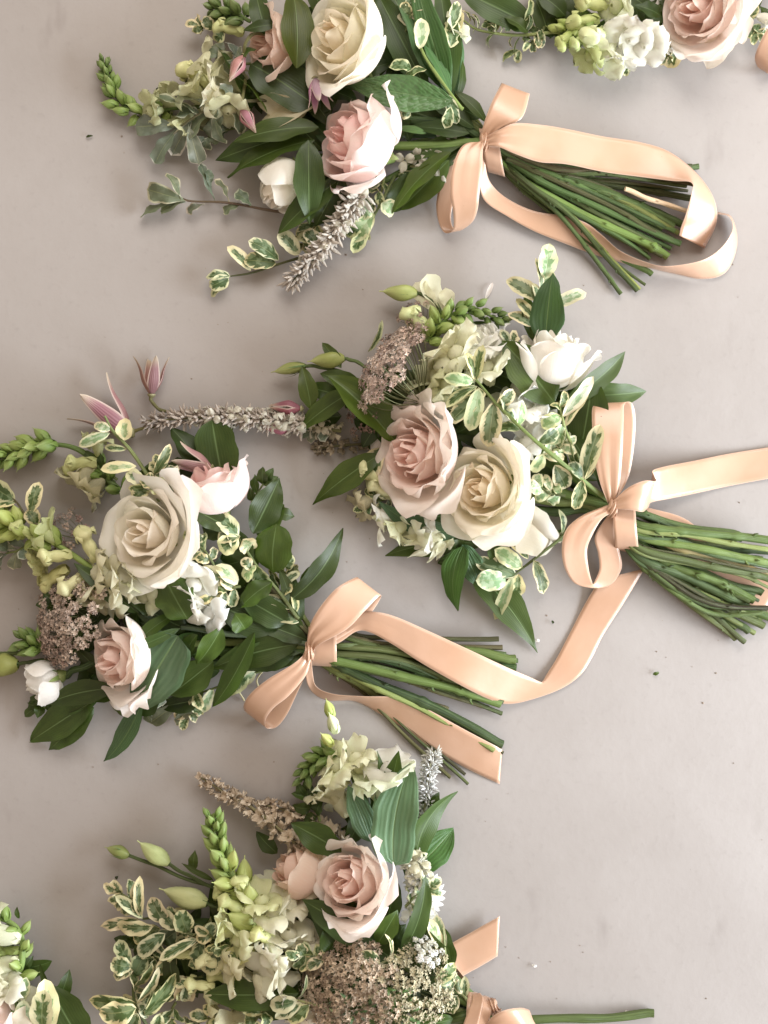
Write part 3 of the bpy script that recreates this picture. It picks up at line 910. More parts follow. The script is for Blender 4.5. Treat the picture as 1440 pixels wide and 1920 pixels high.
def tuft(par, x, y, ang, seed, mat='varieg', n=4, L=40, w=28, z=(40, 70), stem_len=60):
    """a short leafy shoot with leaves in pairs"""
    rng = random.Random(seed); a = math.radians(ang); z0, z1 = z
    ex, ey = x + stem_len * math.cos(a), y - stem_len * math.sin(a)
    mx, my = (x + ex) / 2 + rng.uniform(-6, 6), (y + ey) / 2 + rng.uniform(-6, 6)
    lv = []
    for i in range(n):
        k = (i + 0.6) / n
        px, py, pz = x + (ex - x) * k, y + (ey - y) * k, z0 + (z1 - z0) * k
        for sgn in (-1, 1):
            b = a + sgn * rng.uniform(0.5, 1.1); l = L * rng.uniform(0.65, 1.1) * (1.1 - 0.3 * k)
            lv.append((px, py, pz, px + l * math.cos(b), py - l * math.sin(b), max(5, pz + rng.uniform(-16, 12)), w * rng.uniform(0.7, 1.1), {'roll': rng.uniform(-45, 45), 'arch': rng.uniform(3, 10), 'wave': rng.uniform(1, 3)}))
    lv.append((ex, ey, z1, ex + L * 0.8 * math.cos(a), ey - L * 0.8 * math.sin(a), z1 + 4, w * 0.8, {}))
    return sprig(par, [(x, y, z0), (mx, my, (z0 + z1) / 2 + 2), (ex, ey, z1)], 2.8, (0.13, 0.15, 0.05), lv, mat)

# ------------------------------------------------------------------ the table
mb = MB()
mb.grid([[Vector((-1.6, -1.6, 0)), Vector((1.6, -1.6, 0))], [Vector((-1.6, 1.6, 0)), Vector((1.6, 1.6, 0))]])
tb = put('tabletop', mb.build('tabletop', ['table']))
tb['kind'] = 'structure'; tb['label'] = 'pale grey-beige stone tabletop under the bouquets'
# ------------------------------------------------------------------ bouquet at the top left
BROWN = (0.075, 0.055, 0.028); DKBROWN = (0.022, 0.007, 0.006); OLIVE = (0.10, 0.12, 0.035); YGRN = (0.24, 0.26, 0.07)
LIME = (0.42, 0.50, 0.14); CREAMG = (0.80, 0.80, 0.56); WHITEP = (0.86, 0.86, 0.80); BUDG = (0.17, 0.27, 0.06); BUDL = (0.30, 0.40, 0.11); DULLG = (0.11, 0.17, 0.045)

A = bouquet('bouquet', (905, 262), 'bouquet with cream rose above pink rose, its ribbon tail curling round the stem ends')
# stalks right of the tie
for pts, r, c, nn, th in [
    ([(905, 262, 40), (1030, 316, 46), (1160, 322, 44), (1302, 344, 34)], 8, BROWN, 2, 3),
    ([(900, 262, 46), (1000, 318, 50), (1120, 352, 44), (1282, 422, 26)], 9, GREENS[0], 2, 1),
    ([(905, 268, 30), (1060, 330, 24), (1180, 352, 22), (1296, 372, 16)], 8, GREENS[1], 1, 0),
    ([(905, 262, 36), (1100, 350, 40), (1150, 371, 42), (1205, 396, 38), (1272, 437, 28)], 6, YGRN, 4, 0),
    ([(905, 268, 44), (1000, 330, 48), (1110, 384, 40), (1276, 457, 20)], 7.5, GREENS[1], 1, 1),
    ([(905, 268, 34), (1010, 320, 36), (1130, 384, 34), (1262, 450, 22)], 7, GREENS[3], 1, 0),
    ([(905, 272, 40), (985, 342, 40), (1090, 400, 34), (1190, 446, 24), (1253, 482, 14)], 9.5, GREENS[2], 2, 2),
    ([(905, 272, 26), (1000, 350, 44), (1072, 402, 40), (1150, 490, 18), (1200, 542, 8)], 4, YGRN, 4, 0),
    ([(905, 272, 30), (970, 340, 24), (1062, 412, 18), (1150, 474, 14), (1222, 514, 10)], 7, GREENS[0], 1, 0),
    ([(905, 258, 28), (1000, 298, 22), (1150, 322, 16), (1310, 312, 12)], 7, GREENS[1], 1, 0),
    ([(905, 266, 26), (1020, 352, 14), (1120, 420, 12), (1216, 472, 10)], 6, GREENS[3], 0, 0),
    ([(905, 262, 22), (1040, 330, 14), (1150, 380, 12), (1240, 432, 10)], 7, GREENS[0], 0, 0),
    ([(950, 300, 52), (1060, 340, 52), (1178, 392, 42), (1262, 432, 30)], 5, GREENS[1], 2, 0),
]:
    bundle(A, pts, r, c, nn, th)
stem(A, [(1172, 354, 54), (1226, 376, 50), (1292, 396, 40)], 4.5, (0.62, 0.46, 0.32), nodes=1)
# stalks left of the tie
for pts, r, c in [
    ([(910, 262, 44), (850, 272, 50), (740, 272, 44), (640, 280, 40)], 8, GREENS[2]),
    ([(908, 258, 40), (850, 232, 46), (770, 222, 44), (690, 210, 40)], 7.5, GREENS[1]),
    ([(908, 252, 40), (856, 214, 44), (790, 200, 36), (700, 190, 30)], 7, OLIVE),
    ([(908, 250, 36), (870, 200, 40), (828, 120, 46), (800, 30, 50)], 6, GREENS[1]),
    ([(908, 250, 34), (860, 180, 44), (812, 120, 50), (790, 85, 60)], 5, YGRN),
    ([(908, 262, 30), (840, 286, 26), (760, 320, 20), (680, 360, 18)], 6, GREENS[0]),
    ([(908, 256, 26), (820, 250, 22), (700, 252, 20), (560, 250, 24)], 7, GREENS[3]),
    ([(908, 256, 32), (850, 200, 30), (770, 130, 26), (700, 60, 30)], 6, BROWN),
]:
    stem(A, pts, r, c, cut=False)

rose(A, (648, 80, 112), 92, 172, 44, 'cream', 11, n=20, opn=0.85, tall=1.08, spin=20, ruf=0.45, heroes=[(90, 1.02, 0.0, 0.0, 1.3), (35, 1.0, 0.04, 0.02, 1.0), (150, 1.0, 0.02, 0.0, 1.0)])
rose(A, (674, 270, 88), 90, 165, 34, 'pink', 5, n=17, opn=0.55, tall=1.12, spin=75, ruf=1.2, heroes=[(150, 1.04, 0.34, 0.1, 0.95), (70, 1.0, 0.04, 0.0, 1.1), (5, 1.0, 0.2, 0.08, 0.9)])
rose(A, (515, 88, 62), 74, 185, 28, 'blush_shaded', 7, n=16, opn=0.8, tall=0.95, spin=0)
rose(A, (535, 346, 44), 66, 232, 14, 'ivory', 9, n=13, opn=0.25, tall=1.25, spin=40, ruf=0.6)

# buds, bells and spikes at the left
clematis(A, (458, 103, 88), 243, 8, 58, 1, opn=0.0, color=(0.50, 0.26, 0.28), stalk=[(520, 70, 70), (480, 62, 92), (462, 78, 98), (458, 103, 88)])
clematis(A, (452, 202, 70), 300, 8, 56, 2, opn=0.0, color=(0.46, 0.22, 0.22), stalk=[(460, 150, 60), (456, 180, 72), (452, 202, 70)])
clematis(A, (590, 146, 92), 282, 12, 66, 3, n=5, opn=0.75, color=(0.52, 0.30, 0.42))
spike(A, [(470, 170, 40), (400, 196, 40), (330, 204, 34), (262, 212, 26), (224, 190, 24), (204, 150, 24), (192, 108, 20)],
      [(0.00, 0.42, 7, SNAP, 58, 44, 0.9, 6, (0.66, 0.66, 0.42), (0.58, 0.62, 0.32), 'blossom'),
       (0.36, 0.78, 15, BUDS, 34, 30, 0.7, 7, BUDL, BUDG, 'bud'), (0.72, 1.0, 20, BUDS, 28, 15, 0.5, 6, BUDG, DULLG, 'bud')], 21, 'snapdragon')
one(A, 'blossom', SNAP[1], (395, 160, 40), (330, 118, 42), (0.66, 0.66, 0.34), 1.0, 62)
one(A, 'blossom', SNAP[2], (405, 145, 46), (362, 100, 42), (0.68, 0.68, 0.44), 2.0, 56)
one(A, 'blossom', SNAP[0], (430, 190, 62), (388, 170, 78), (0.76, 0.74, 0.55), 0.4, 56)
one(A, 'blossom', SNAP[3], (455, 60, 40), (410, 45, 40), (0.58, 0.62, 0.28), 0.4, 50)
spike(A, [(470, 40, 44), (430, 22, 46), (395, 14, 40)], [(0.1, 1.0, 16, BUDS, 34, 24, 0.8, 8, DULLG, DULLG, 'bud')], 8, 'snapdragon')

# silver-edged twigs at the left
sprig(A, [(500, 188, 70), (440, 192, 74), (385, 208, 66), (340, 236, 50)], 3.4, BROWN, [
    (336, 238, 50, 252, 236, 34, 40, {'arch': 10}), (338, 240, 48, 290, 306, 24, 34, {'roll': 15}), (352, 232, 52, 374, 310, 26, 34, {'roll': -10}),
    (372, 214, 60, 276, 180, 58, 34, {'roll': 50}), (392, 206, 66, 322, 176, 72, 30, {'roll': 62}), (408, 206, 66, 424, 270, 48, 30, {'roll': 35, 'side': 8}),
    (398, 206, 60, 352, 262, 34, 36, {'roll': 20}), (430, 196, 66, 452, 250, 44, 30, {'roll': -40}), (362, 222, 50, 322, 290, 22, 34, {}),
    (440, 192, 70, 412, 158, 80, 24, {'roll': 40}), (380, 215, 50, 330, 215, 44, 36, {'roll': 30}), (420, 205, 56, 396, 262, 30, 36, {'roll': 10}),
], 'pitto', wave=3.5, fold=0.25)
sprig(A, [(540, 400, 20), (500, 393, 22), (430, 381, 24), (362, 377, 26), (336, 370, 28)], 3.0, (0.07, 0.03, 0.025), [
    (350, 376, 26, 274, 354, 34, 40, {'arch': 10, 'roll': -12}), (340, 380, 22, 262, 406, 14, 26, {'roll': 35}), (338, 374, 30, 312, 324, 40, 26, {'roll': 40}),
    (402, 376, 26, 376, 306, 22, 22, {'side': -6, 'roll': 30}), (392, 355, 28, 388, 318, 26, 18, {'roll': 30}), (384, 384, 22, 352, 400, 14, 20, {'roll': 20}),
    (428, 378, 26, 402, 336, 30, 20, {'roll': 42}), (470, 388, 24, 440, 362, 32, 26, {'roll': 30}), (348, 378, 22, 300, 396, 12, 28, {'roll': 10}), (455, 386, 20, 420, 400, 12, 22, {'roll': 20}),
], 'pitto', wave=3.0, fold=0.25, name='sprig')
# cream-edged twigs below
sprig(A, [(600, 470, 26), (545, 488, 22), (485, 508, 20), (432, 518, 18)], 3.0, (0.11, 0.10, 0.04), [
    (518, 494, 24, 456, 486, 30, 38, {'arch': 8}), (522, 488, 24, 466, 452, 34, 36, {'roll': 25, 'arch': 9}), (470, 508, 20, 426, 462, 26, 30, {'roll': 35}),
    (432, 518, 18, 386, 520, 22, 26, {'roll': 25}), (430, 520, 18, 392, 538, 24, 34, {'roll': -20}), (428, 524, 16, 396, 556, 10, 26, {'roll': 10}),
    (560, 478, 30, 522, 434, 42, 38, {'roll': 10}), (596, 460, 34, 572, 430, 46, 34, {}), (604, 456, 30, 556, 446, 38, 32, {'roll': 25}),
], 'varieg')
sprig(A, [(740, 330, 30), (715, 380, 34), (690, 420, 32), (668, 452, 22)], 3.0, OLIVE, [
    (700, 400, 36, 660, 452, 24, 40, {'mat': 'varieg_pale'}), (716, 380, 38, 738, 400, 30, 40, {'mat': 'varieg_pale'}), (690, 420, 30, 662, 474, 14, 32, {}),
    (684, 424, 30, 646, 440, 24, 30, {}), (700, 395, 32, 672, 402, 34, 36, {'mat': 'varieg_pale'}), (690, 415, 26, 692, 450, 12, 28, {'roll': 30}),
], 'varieg')
spike(A, [(680, 360, 52), (655, 392, 54), (625, 438, 50), (590, 482, 42), (540, 536, 24)],
      [(0.0, 0.98, 74, WOOL, 29, 20, 0.85, 5, (0.52, 0.48, 0.42), (0.44, 0.39, 0.34), 'floret'), (0.02, 0.9, 8, WHITEF, 30, 22, 1.1, 6, (0.74, 0.72, 0.58), (0.66, 0.62, 0.5), 'floret')], 31, 'sage_spike', 4, (0.25, 0.25, 0.17))

# pale lily petals and broad leaves in the middle
for b, t, w, o in [((590, 196, 66), (482, 256, 58), 40, {'roll': 20}), ((560, 205, 60), (478, 188, 62), 44, {'roll': -15}), ((575, 210, 56), (488, 232, 52), 36, {})]:
    leaf(A, 'petal', b, t, w, prof='ruscus', tint=(0.60, 0.54, 0.34), name='petal', arch=12, fold=0.3, **o)
for m, b, t, w, o in [
    ('ruscus', (598, 238, 74), (438, 266, 64), 46, {'arch': 14, 'roll': 22}),
    ('ruscus', (590, 262, 66), (424, 330, 46), 50, {'arch': 16, 'roll': 30, 'wave': 4}),
    ('ruscus', (560, 250, 50), (404, 300, 30), 52, {'arch': 10, 'roll': -10}),
    ('ruscus', (578, 262, 92), (580, 420, 74), 58, {'arch': 10, 'roll': -8}),
    ('ruscus', (632, 340, 70), (522, 438, 48), 58, {'arch': 12, 'roll': 10}),
    ('ruscus', (640, 330, 62), (590, 424, 50), 60, {'arch': 8, 'roll': -20}),
    ('ruscus', (556, 128, 98), (548, -22, 96), 64, {'arch': 14, 'roll': 25, 'tint': (1.6, 1.25, 0.8)}),
    ('ruscus', (500, 66, 96), (478, -20, 84), 42, {'arch': 8}),
    ('ruscus', (520, 46, 104), (456, 57, 104), 22, {'arch': 8}),
    ('ruscus', (600, 205, 62), (470, 118, 72), 86, {'arch': 12, 'prof': 'oval', 'tint': (0.8, 0.8, 0.75)}),
    ('ruscus', (470, 200, 60), (404, 82, 62), 34, {'roll': 50}),
    ('ruscus', (480, 92, 96), (452, 118, 92), 30, {'roll': 40}),
    ('ruscus', (500, 210, 74), (438, 140, 78), 22, {'roll': 60, 'tint': (1.7, 1.5, 1.2)}),
    ('rugose', (850, 190, 104), (652, 156, 92), 62, {'arch': 14, 'roll': -14, 'fold': 0.3, 'tint': (1.1, 1.15, 1.0)}),
    ('ruscus', (912, 230, 58), (852, 170, 66), 24, {'roll': 30}), ('ruscus', (858, 186, 60), (866, 110, 66), 18, {'roll': 40}),
    ('ruscus', (900, 222, 44), (830, 190, 50), 30, {}),
    ('ribbed', (838, 176, 66), (742, -40, 90), 66, {'arch': 10, 'roll': 15, 'corr': 1.6, 'tint': (0.7, 0.8, 0.5)}),
    ('ribbed', (842, 176, 74), (776, -50, 112), 54, {'arch': 10, 'roll': -10, 'corr': 1.6, 'tint': (0.65, 0.85, 0.4)}),
    ('ruscus', (846, 176, 70), (822, -40, 96), 50, {'arch': 10, 'roll': 20, 'tint': (1.0, 1.15, 0.9)}),
    ('ribbed', (846, 180, 86), (788, 70, 98), 34, {'roll': 25, 'corr': 1.2, 'tint': (0.8, 1.0, 0.6)}),
    ('ribbed', (850, 180, 60), (846, 10, 76), 44, {'roll': 40, 'tint': (0.9, 1.1, 0.8)}),
    ('ruscus', (800, 170, 60), (704, -20, 76), 60, {'arch': 10, 'tint': (0.8, 0.9, 0.7)}),
    ('ruscus', (845, 285, 66), (736, 400, 34), 46, {'arch': 14, 'roll': 35, 'tint': (1.5, 1.35, 1.0)}),
    ('ruscus', (842, 300, 54), (748, 392, 22), 54, {'arch': 10, 'roll': -10, 'tint': (1.6, 1.5, 1.0)}),
    ('ruscus', (800, 330, 30), (718, 396, 14), 60, {'arch': 6}),
    ('ribbed', (800, 250, 62), (742, 240, 60), 14, {'tint': (1.4, 1.4, 0.8)}),
]:
    leaf(A, m, b, t, w, **o)
sprig(A, [(868, 205, 92), (840, 172, 104), (800, 110, 108), (786, 86, 108)], 4.0, (0.22, 0.29, 0.08), [
    (786, 92, 108, 790, 34, 116, 32, {'roll': 20, 'arch': 8, 'mat': 'varieg_pale'}), (772, 130, 100, 730, 126, 98, 40, {'roll': 25}), (838, 176, 106, 856, 232, 78, 26, {'roll': 10}),
    (845, 200, 104, 835, 240, 82, 24, {}), (800, 130, 100, 760, 150, 92, 26, {'roll': 30}), (838, 60, 96, 858, 2, 100, 26, {'roll': 30}),
    (845, 90, 90, 846, 38, 84, 40, {'roll': 20}), (850, 70, 80, 862, 20, 70, 34, {'roll': -20}), (770, 215, 60, 750, 208, 66, 30, {}),
], 'varieg')
one(A, 'blossom', SNAP[2], (835, 65, 60), (850, 55, 76), (0.72, 0.75, 0.55), 0.6, 44)
for i, (x, y) in enumerate([(760, 300), (785, 292), (815, 292), (830, 262), (800, 318), (822, 335), (842, 260)]):
    one(A, 'floret', WHITEF[i % 2], (x, y, 40), (x - 6, y + 4, 58), (0.62, 0.60, 0.50), i * 1.1, 30)
fill(A, [(600, 200, 8, 70), (520, 160, 6, 70), (700, 200, 6, 60), (640, 320, 4, 50), (770, 130, 5, 60), (790, 230, 4, 40), (600, 20, 4, 60), (720, 30, 3, 40)], 'ruscus', 3, (14, 44))

for i, (x, y, g, m, z) in enumerate([(440, 240, 200, 'pitto', (30, 26)), (470, 120, 165, 'pitto', (50, 50)), (720, 330, 250, 'varieg', (34, 16)), (600, 410, 235, 'varieg', (30, 16)), (430, 60, 170, 'varieg', (40, 36)), (800, 300, 225, 'varieg', (34, 14)), (760, 60, 70, 'varieg', (84, 96))]):
    tuft(A, x, y, g, 300 + i, m, 3, 36, 24, z, 56)

for b, t, w, o in [((880, 250, 56), (770, 236, 60), 34, {}), ((880, 262, 52), (758, 300, 40), 36, {'roll': 15}), ((870, 280, 44), (770, 340, 24), 38, {}), ((890, 240, 52), (800, 190, 62), 30, {'roll': 20}), ((860, 240, 40), (740, 200, 40), 40, {}), ((850, 290, 36), (760, 268, 36), 34, {'tint': (1.3, 1.3, 1.0)})]:
    leaf(A, 'ruscus', b, t, w, **o)

# ribbon: band, knot, bow and tails
rb = wrap(A, (914, 238), (930, 328), (34, 12), 20, 58, 1)
knot(rb, (909, 266, 82), 15, 13, 80)
strip(rb, [((901, 262, 78), (916, 262, 80)), ((906, 236, 88), (938, 240, 92)), ((922, 192, 94), (978, 222, 96)), ((940, 158, 74), (993, 178, 76)),
           ((938, 160, 52), (990, 181, 54)), ((924, 194, 42), (972, 226, 44)), ((906, 250, 56), (928, 256, 60))], 'loop', 8, 8, 4.0, 2)
strip(rb, [((912, 258, 86), (912, 274, 86)), ((936, 244, 100), (936, 276, 98)), ((966, 231, 104), (970, 290, 94)), ((1016, 234, 96), (1012, 304, 82)), ((1060, 241, 84), (1060, 308, 76)),
           ((1130, 256, 70), (1130, 322, 64)), ((1200, 266, 62), (1206, 332, 62)), ((1252, 282, 52), (1262, 340, 70)), ((1296, 316, 40), (1296, 344, 82)),
           ((1330, 358, 40), (1296, 366, 82)), ((1344, 396, 34), (1287, 402, 72)), ((1341, 428, 24), (1278, 426, 56)), ((1322, 466, 14), (1274, 442, 46))], 'tail', 8, 8, 4.0, 3)
strip(rb, [((908, 280, 78), (898, 284, 78)), ((910, 310, 62), (898, 326, 58)), ((920, 342, 40), (908, 374, 36)), ((950, 371, 26), (950, 405, 22)), ((1000, 395, 22), (1000, 433, 16)), ((1060, 405, 30), (1062, 458, 14)),
           ((1098, 418, 40), (1108, 476, 14)), ((1126, 440, 44), (1150, 488, 12)), ((1162, 470, 44), (1186, 497, 10)), ((1212, 490, 48), (1218, 502, 10)), ((1252, 498, 52), (1262, 514, 8)),
           ((1314, 490, 52), (1316, 524, 8)), ((1352, 466, 50), (1360, 510, 8)), ((1372, 432, 46), (1381, 458, 8)), ((1366, 408, 40), (1373, 408, 8)), ((1345, 402, 30), (1348, 396, 4))], 'tail', 8, 8, 0, 4)
strip(rb, [((903, 268, 84), (907, 262, 84)), ((868, 274, 94), (905, 284, 96)), ((848, 314, 100), (904, 318, 98)), ((844, 362, 88), (899, 364, 86)), ((850, 400, 66), (895, 394, 64)),
           ((849, 431, 34), (884, 416, 34)), ((832, 434, 12), (858, 432, 14)), ((820, 408, 8), (846, 416, 12)), ((819, 372, 16), (850, 380, 18)), ((834, 322, 34), (866, 330, 36)), ((872, 276, 60), (894, 280, 62))], 'loop', 8, 8, 3.0, 5)
# ------------------------------------------------------------------ bouquet in the middle at the right
C = bouquet('bouquet', (1150, 955), 'bouquet at the right, blush and cream roses side by side, stems cut off there')
for pts, r, c, nn, th in [
    ([(1140, 945, 44), (1200, 964, 50), (1272, 984, 40), (1385, 1003, 22)], 9, GREENS[1], 1, 1),
    ([(1140, 950, 52), (1196, 986, 62), (1285, 995, 58), (1362, 1005, 48), (1460, 1015, 36)], 10, GREENS[0], 3, 3),
    ([(1140, 955, 50), (1196, 1004, 60), (1290, 1022, 54), (1370, 1042, 44), (1460, 1058, 34)], 9.5, GREENS[2], 3, 3),
    ([(1140, 955, 44), (1255, 1022, 48), (1350, 1050, 42), (1460, 1080, 30)], 8, (0.26, 0.19, 0.08), 2, 2),
    ([(1140, 960, 44), (1196, 1028, 60), (1300, 1054, 54), (1400, 1074, 44), (1460, 1094, 36)], 8.5, GREENS[1], 1, 2),
    ([(1140, 960, 40), (1200, 1042, 44), (1290, 1084, 36), (1402, 1132, 22)], 11, GREENS[3], 2, 2),
    ([(1140, 958, 36), (1232, 1046, 40), (1330, 1084, 38), (1414, 1126, 30)], 10, GREENS[2], 4, 8),
    ([(1145, 965, 44), (1196, 1044, 46), (1250, 1086, 44), (1310, 1122, 42), (1370, 1139, 40), (1460, 1140, 40)], 6.5, DKBROWN, 2, 2),
    ([(1145, 960, 24), (1240, 1070, 20), (1330, 1136, 16), (1404, 1184, 12)], 9.5, GREENS[1], 0, 0),
    ([(1145, 960, 28), (1260, 1080, 24), (1350, 1132, 20), (1432, 1174, 12)], 9, GREENS[2], 2, 3),
    ([(1145, 960, 22), (1270, 1075, 18), (1380, 1130, 16), (1460, 1166, 12)], 10, GREENS[0], 1, 2),
    ([(1145, 960, 20), (1250, 1080, 12), (1320, 1136, 10), (1380, 1176, 9)], 7, OLIVE, 0, 0),
    ([(1145, 955, 22), (1260, 1008, 20), (1360, 1028, 16), (1460, 1036, 14)], 9, GREENS[3], 0, 0),
    ([(1145, 955, 22), (1260, 1040, 18), (1360, 1090, 16), (1430, 1112, 14)], 9, GREENS[1], 0, 0),
]:
    bundle(C, pts, r, c, nn, th)
for pts, r, c in [
    ([(1150, 952, 56), (1080, 930, 62), (1000, 908, 60), (930, 900, 60)], 9, GREENS[2]),
    ([(1150, 955, 48), (1080, 942, 48), (1010, 934, 44), (930, 930, 40)], 10, OLIVE),
    ([(1150, 955, 40), (1090, 956, 40), (1030, 958, 36), (960, 960, 34)], 9, GREENS[1]),
    ([(1150, 950, 50), (1110, 920, 60), (1060, 880, 66), (1000, 840, 60)], 7, GREENS[0]),
    ([(1150, 948, 44), (1120, 890, 52), (1080, 800, 60), (1050, 720, 50)], 7, GREENS[1]),
    ([(1150, 958, 34), (1090, 985, 30), (1040, 1000, 26), (960, 1010, 24)], 6, GREENS[0]),
    ([(1150, 952, 34), (1060, 900, 30), (900, 820, 26), (720, 760, 24)], 7, GREENS[3]),
    ([(1150, 955, 30), (1040, 930, 24), (900, 900, 20), (740, 880, 20)], 8, OLIVE),
]:
    stem(C, pts, r, c, cut=False)

rose(C, (786, 852, 94), 94, 176, 44, 'blush', 23, n=21, opn=0.95, tall=0.95, spin=10, ruf=1.4, heroes=[(90, 1.02, 0.02, 0.03, 1.1), (25, 1.02, 0.2, 0.08, 1.0), (160, 1.0, 0.08, 0.05, 1.0)])
rose(C, (912, 918, 112), 88, 176, 50, 'cream', 14, n=21, opn=0.9, tall=0.98, spin=50, ruf=0.7, heroes=[(90, 1.04, 0.06, 0.06, 1.2), (25, 1.03, 0.18, 0.08, 1.1), (150, 1.0, 0.1, 0.05, 1.0)])
rose(C, (1030, 676, 78), 72, 84, 14, 'ivory', 33, n=15, opn=0.6, tall=1.4, spin=15, ruf=1.0, heroes=[(175, 1.04, 0.22, 0.08, 0.85), (90, 1.0, 0.0, 0.0, 1.1), (20, 1.0, 0.12, 0.05, 0.9)])
rose(C, (908, 640, 70), 52, 110, 35, 'white', 34, n=12, opn=0.8, tall=1.0, ruf=2.2, name='lisianthus')
# the loose rolled petal under the cream rose
leaf(C, 'petal', (945, 968, 62), (1040, 1024, 20), 86, prof='oval', arch=18, roll=-28, fold=-0.2, curl=0.5, tint=(0.88, 0.82, 0.68), name='petal', wave=5)
leaf(C, 'petal', (985, 950, 70), (1052, 1018, 30), 40, prof='strap', arch=14, roll=40, curl=0.9, tint=(0.90, 0.86, 0.76), name='petal')

# top: furled buds, white blooms and a green spike
lisibud(C, (782, 550, 44), (711, 546, 42), 28, (0.34, 0.38, 0.13), 3, [(782, 550, 44), (800, 556, 48), (818, 570, 50), (830, 596, 46)])
for b, t, w, o in [((842, 590, 50), (800, 514, 52), 46, {'roll': 25, 'arch': -10}), ((830, 588, 46), (778, 528, 44), 40, {'roll': -25}), ((846, 588, 44), (834, 540, 50), 30, {})]:
    leaf(C, 'petal', b, t, w, prof='spoon', tint=(0.78, 0.78, 0.56), name='petal', wave=4, **o)
one(C, 'blossom', SNAP[0], (808, 626, 48), (762, 574, 54), (0.64, 0.70, 0.36), 0.5, 62)
spike(C, [(800, 640, 56), (826, 608, 60), (850, 588, 62), (888, 580, 60), (922, 592, 54), (944, 604, 48)],
      [(0.0, 0.4, 9, BUDS, 36, 32, 1.0, 6, BUDL, BUDL, 'bud'), (0.35, 1.0, 20, BUDS, 32, 20, 0.75, 8, BUDG, DULLG, 'bud')], 41, 'snapdragon')
for i, (b, t, s, c) in enumerate([
    ((858, 690, 80), (822, 640, 92), 62, CREAMG), ((880, 690, 84), (858, 660, 104), 66, (0.80, 0.80, 0.60)), ((900, 690, 84), (892, 640, 96), 56, WHITEP),
    ((850, 730, 70), (796, 690, 78), 64, (0.66, 0.68, 0.40)), ((860, 760, 70), (808, 736, 76), 62, (0.62, 0.62, 0.38)), ((868, 740, 76), (838, 716, 96), 60, (0.70, 0.72, 0.46)),
    ((985, 790, 70), (944, 720, 92), 74, WHITEP), ((990, 800, 66), (978, 752, 88), 66, (0.84, 0.84, 0.78)), ((960, 800, 60), (924, 748, 82), 56, (0.80, 0.82, 0.68)), ((1000, 810, 64), (1008, 766, 84), 58, WHITEP),
    ((920, 720, 70), (912, 690, 96), 60, (0.78, 0.79, 0.58)), ((1005, 850, 60), (985, 822, 84), 56, WHITEP),
    ((728, 900, 42), (690, 888, 44), 56, (0.60, 0.62, 0.34)), ((740, 930, 36), (700, 910, 38), 54, (0.64, 0.64, 0.38)), ((748, 960, 36), (706, 974, 40), 56, WHITEP), ((770, 972, 40), (734, 996, 44), 54, (0.76, 0.79, 0.52)), ((800, 980, 38), (772, 996, 46), 50, (0.80, 0.82, 0.64)),
    ((700, 930, 24), (680, 945, 24), 44, (0.60, 0.56, 0.36)), ((820, 985, 38), (800, 996, 52), 44, WHITEP)]):
    one(C, 'blossom', SNAP[i % 5], b, t, c, i * 1.3, s)
# a faded lily at the lower left
lily = stem(C, [(868, 1000, 40), (846, 1004, 44), (828, 1008, 46)], 5, LIME, 'lily', cut=False)
for t, w, z in [((752, 1006), 22, 50), ((758, 1024, ), 20, 56), ((764, 1046), 22, 40), ((800, 1056), 16, 40), ((818, 1052), 18, 36), ((842, 1032), 26, 44), ((780, 1010), 26, 60), ((808, 1000), 28, 56)]:
    leaf(lily, 'petal', (840, 1002, 48), (t[0], t[1], z), w, prof='lance', tint=(0.76, 0.76, 0.54), name='petal', wave=4, arch=8, roll=(w * 7) % 50 - 25)

# left: brown lace flower, furled buds, bells, long leaves
umbel(C, (736, 690, 96), 88, 146, 16, 5, hub=(792, 756, 70), n=38, dome=0.3, col1=(0.34, 0.25, 0.21), col2=(0.60, 0.50, 0.43))
umbel(C, (686, 768, 40), 48, 170, 40, 6, n=18, per=22, col1=(0.22, 0.13, 0.11), col2=(0.34, 0.24, 0.20))
umbel(C, (776, 596, 40), 40, 140, 40, 9, n=14, per=18, col1=(0.34, 0.24, 0.2), col2=(0.42, 0.32, 0.26))
lisibud(C, (646, 672, 48), (576, 678, 46), 28, (0.27, 0.30, 0.09), 5, [(648, 672, 48), (672, 680, 50), (700, 700, 46)])
lisibud(C, (572, 686, 36), (508, 698, 32), 20, (0.25, 0.28, 0.09), 6, [(572, 686, 36), (600, 688, 38), (650, 700, 40)], 0.75)
clematis(C, (566, 766, 40), 176, 0, 62, 11, opn=0.05, color=(0.27, 0.10, 0.12))
clematis(C, (550, 803, 28), 178, 0, 58, 12, opn=0.10, color=(0.40, 0.18, 0.25))
clematis(C, (284, 742, 26), 88, 3, 82, 13, n=4, opn=0.85, color=(0.27, 0.15, 0.135), stalk=[(318, 772, 20), (296, 766, 22), (284, 752, 24), (284, 742, 26)])
clematis(C, (246, 814, 22), 138, 3, 124, 15, n=4, opn=1.0, color=(0.28, 0.165, 0.15), stalk=[(300, 798, 20), (270, 803, 22), (244, 812, 22)])
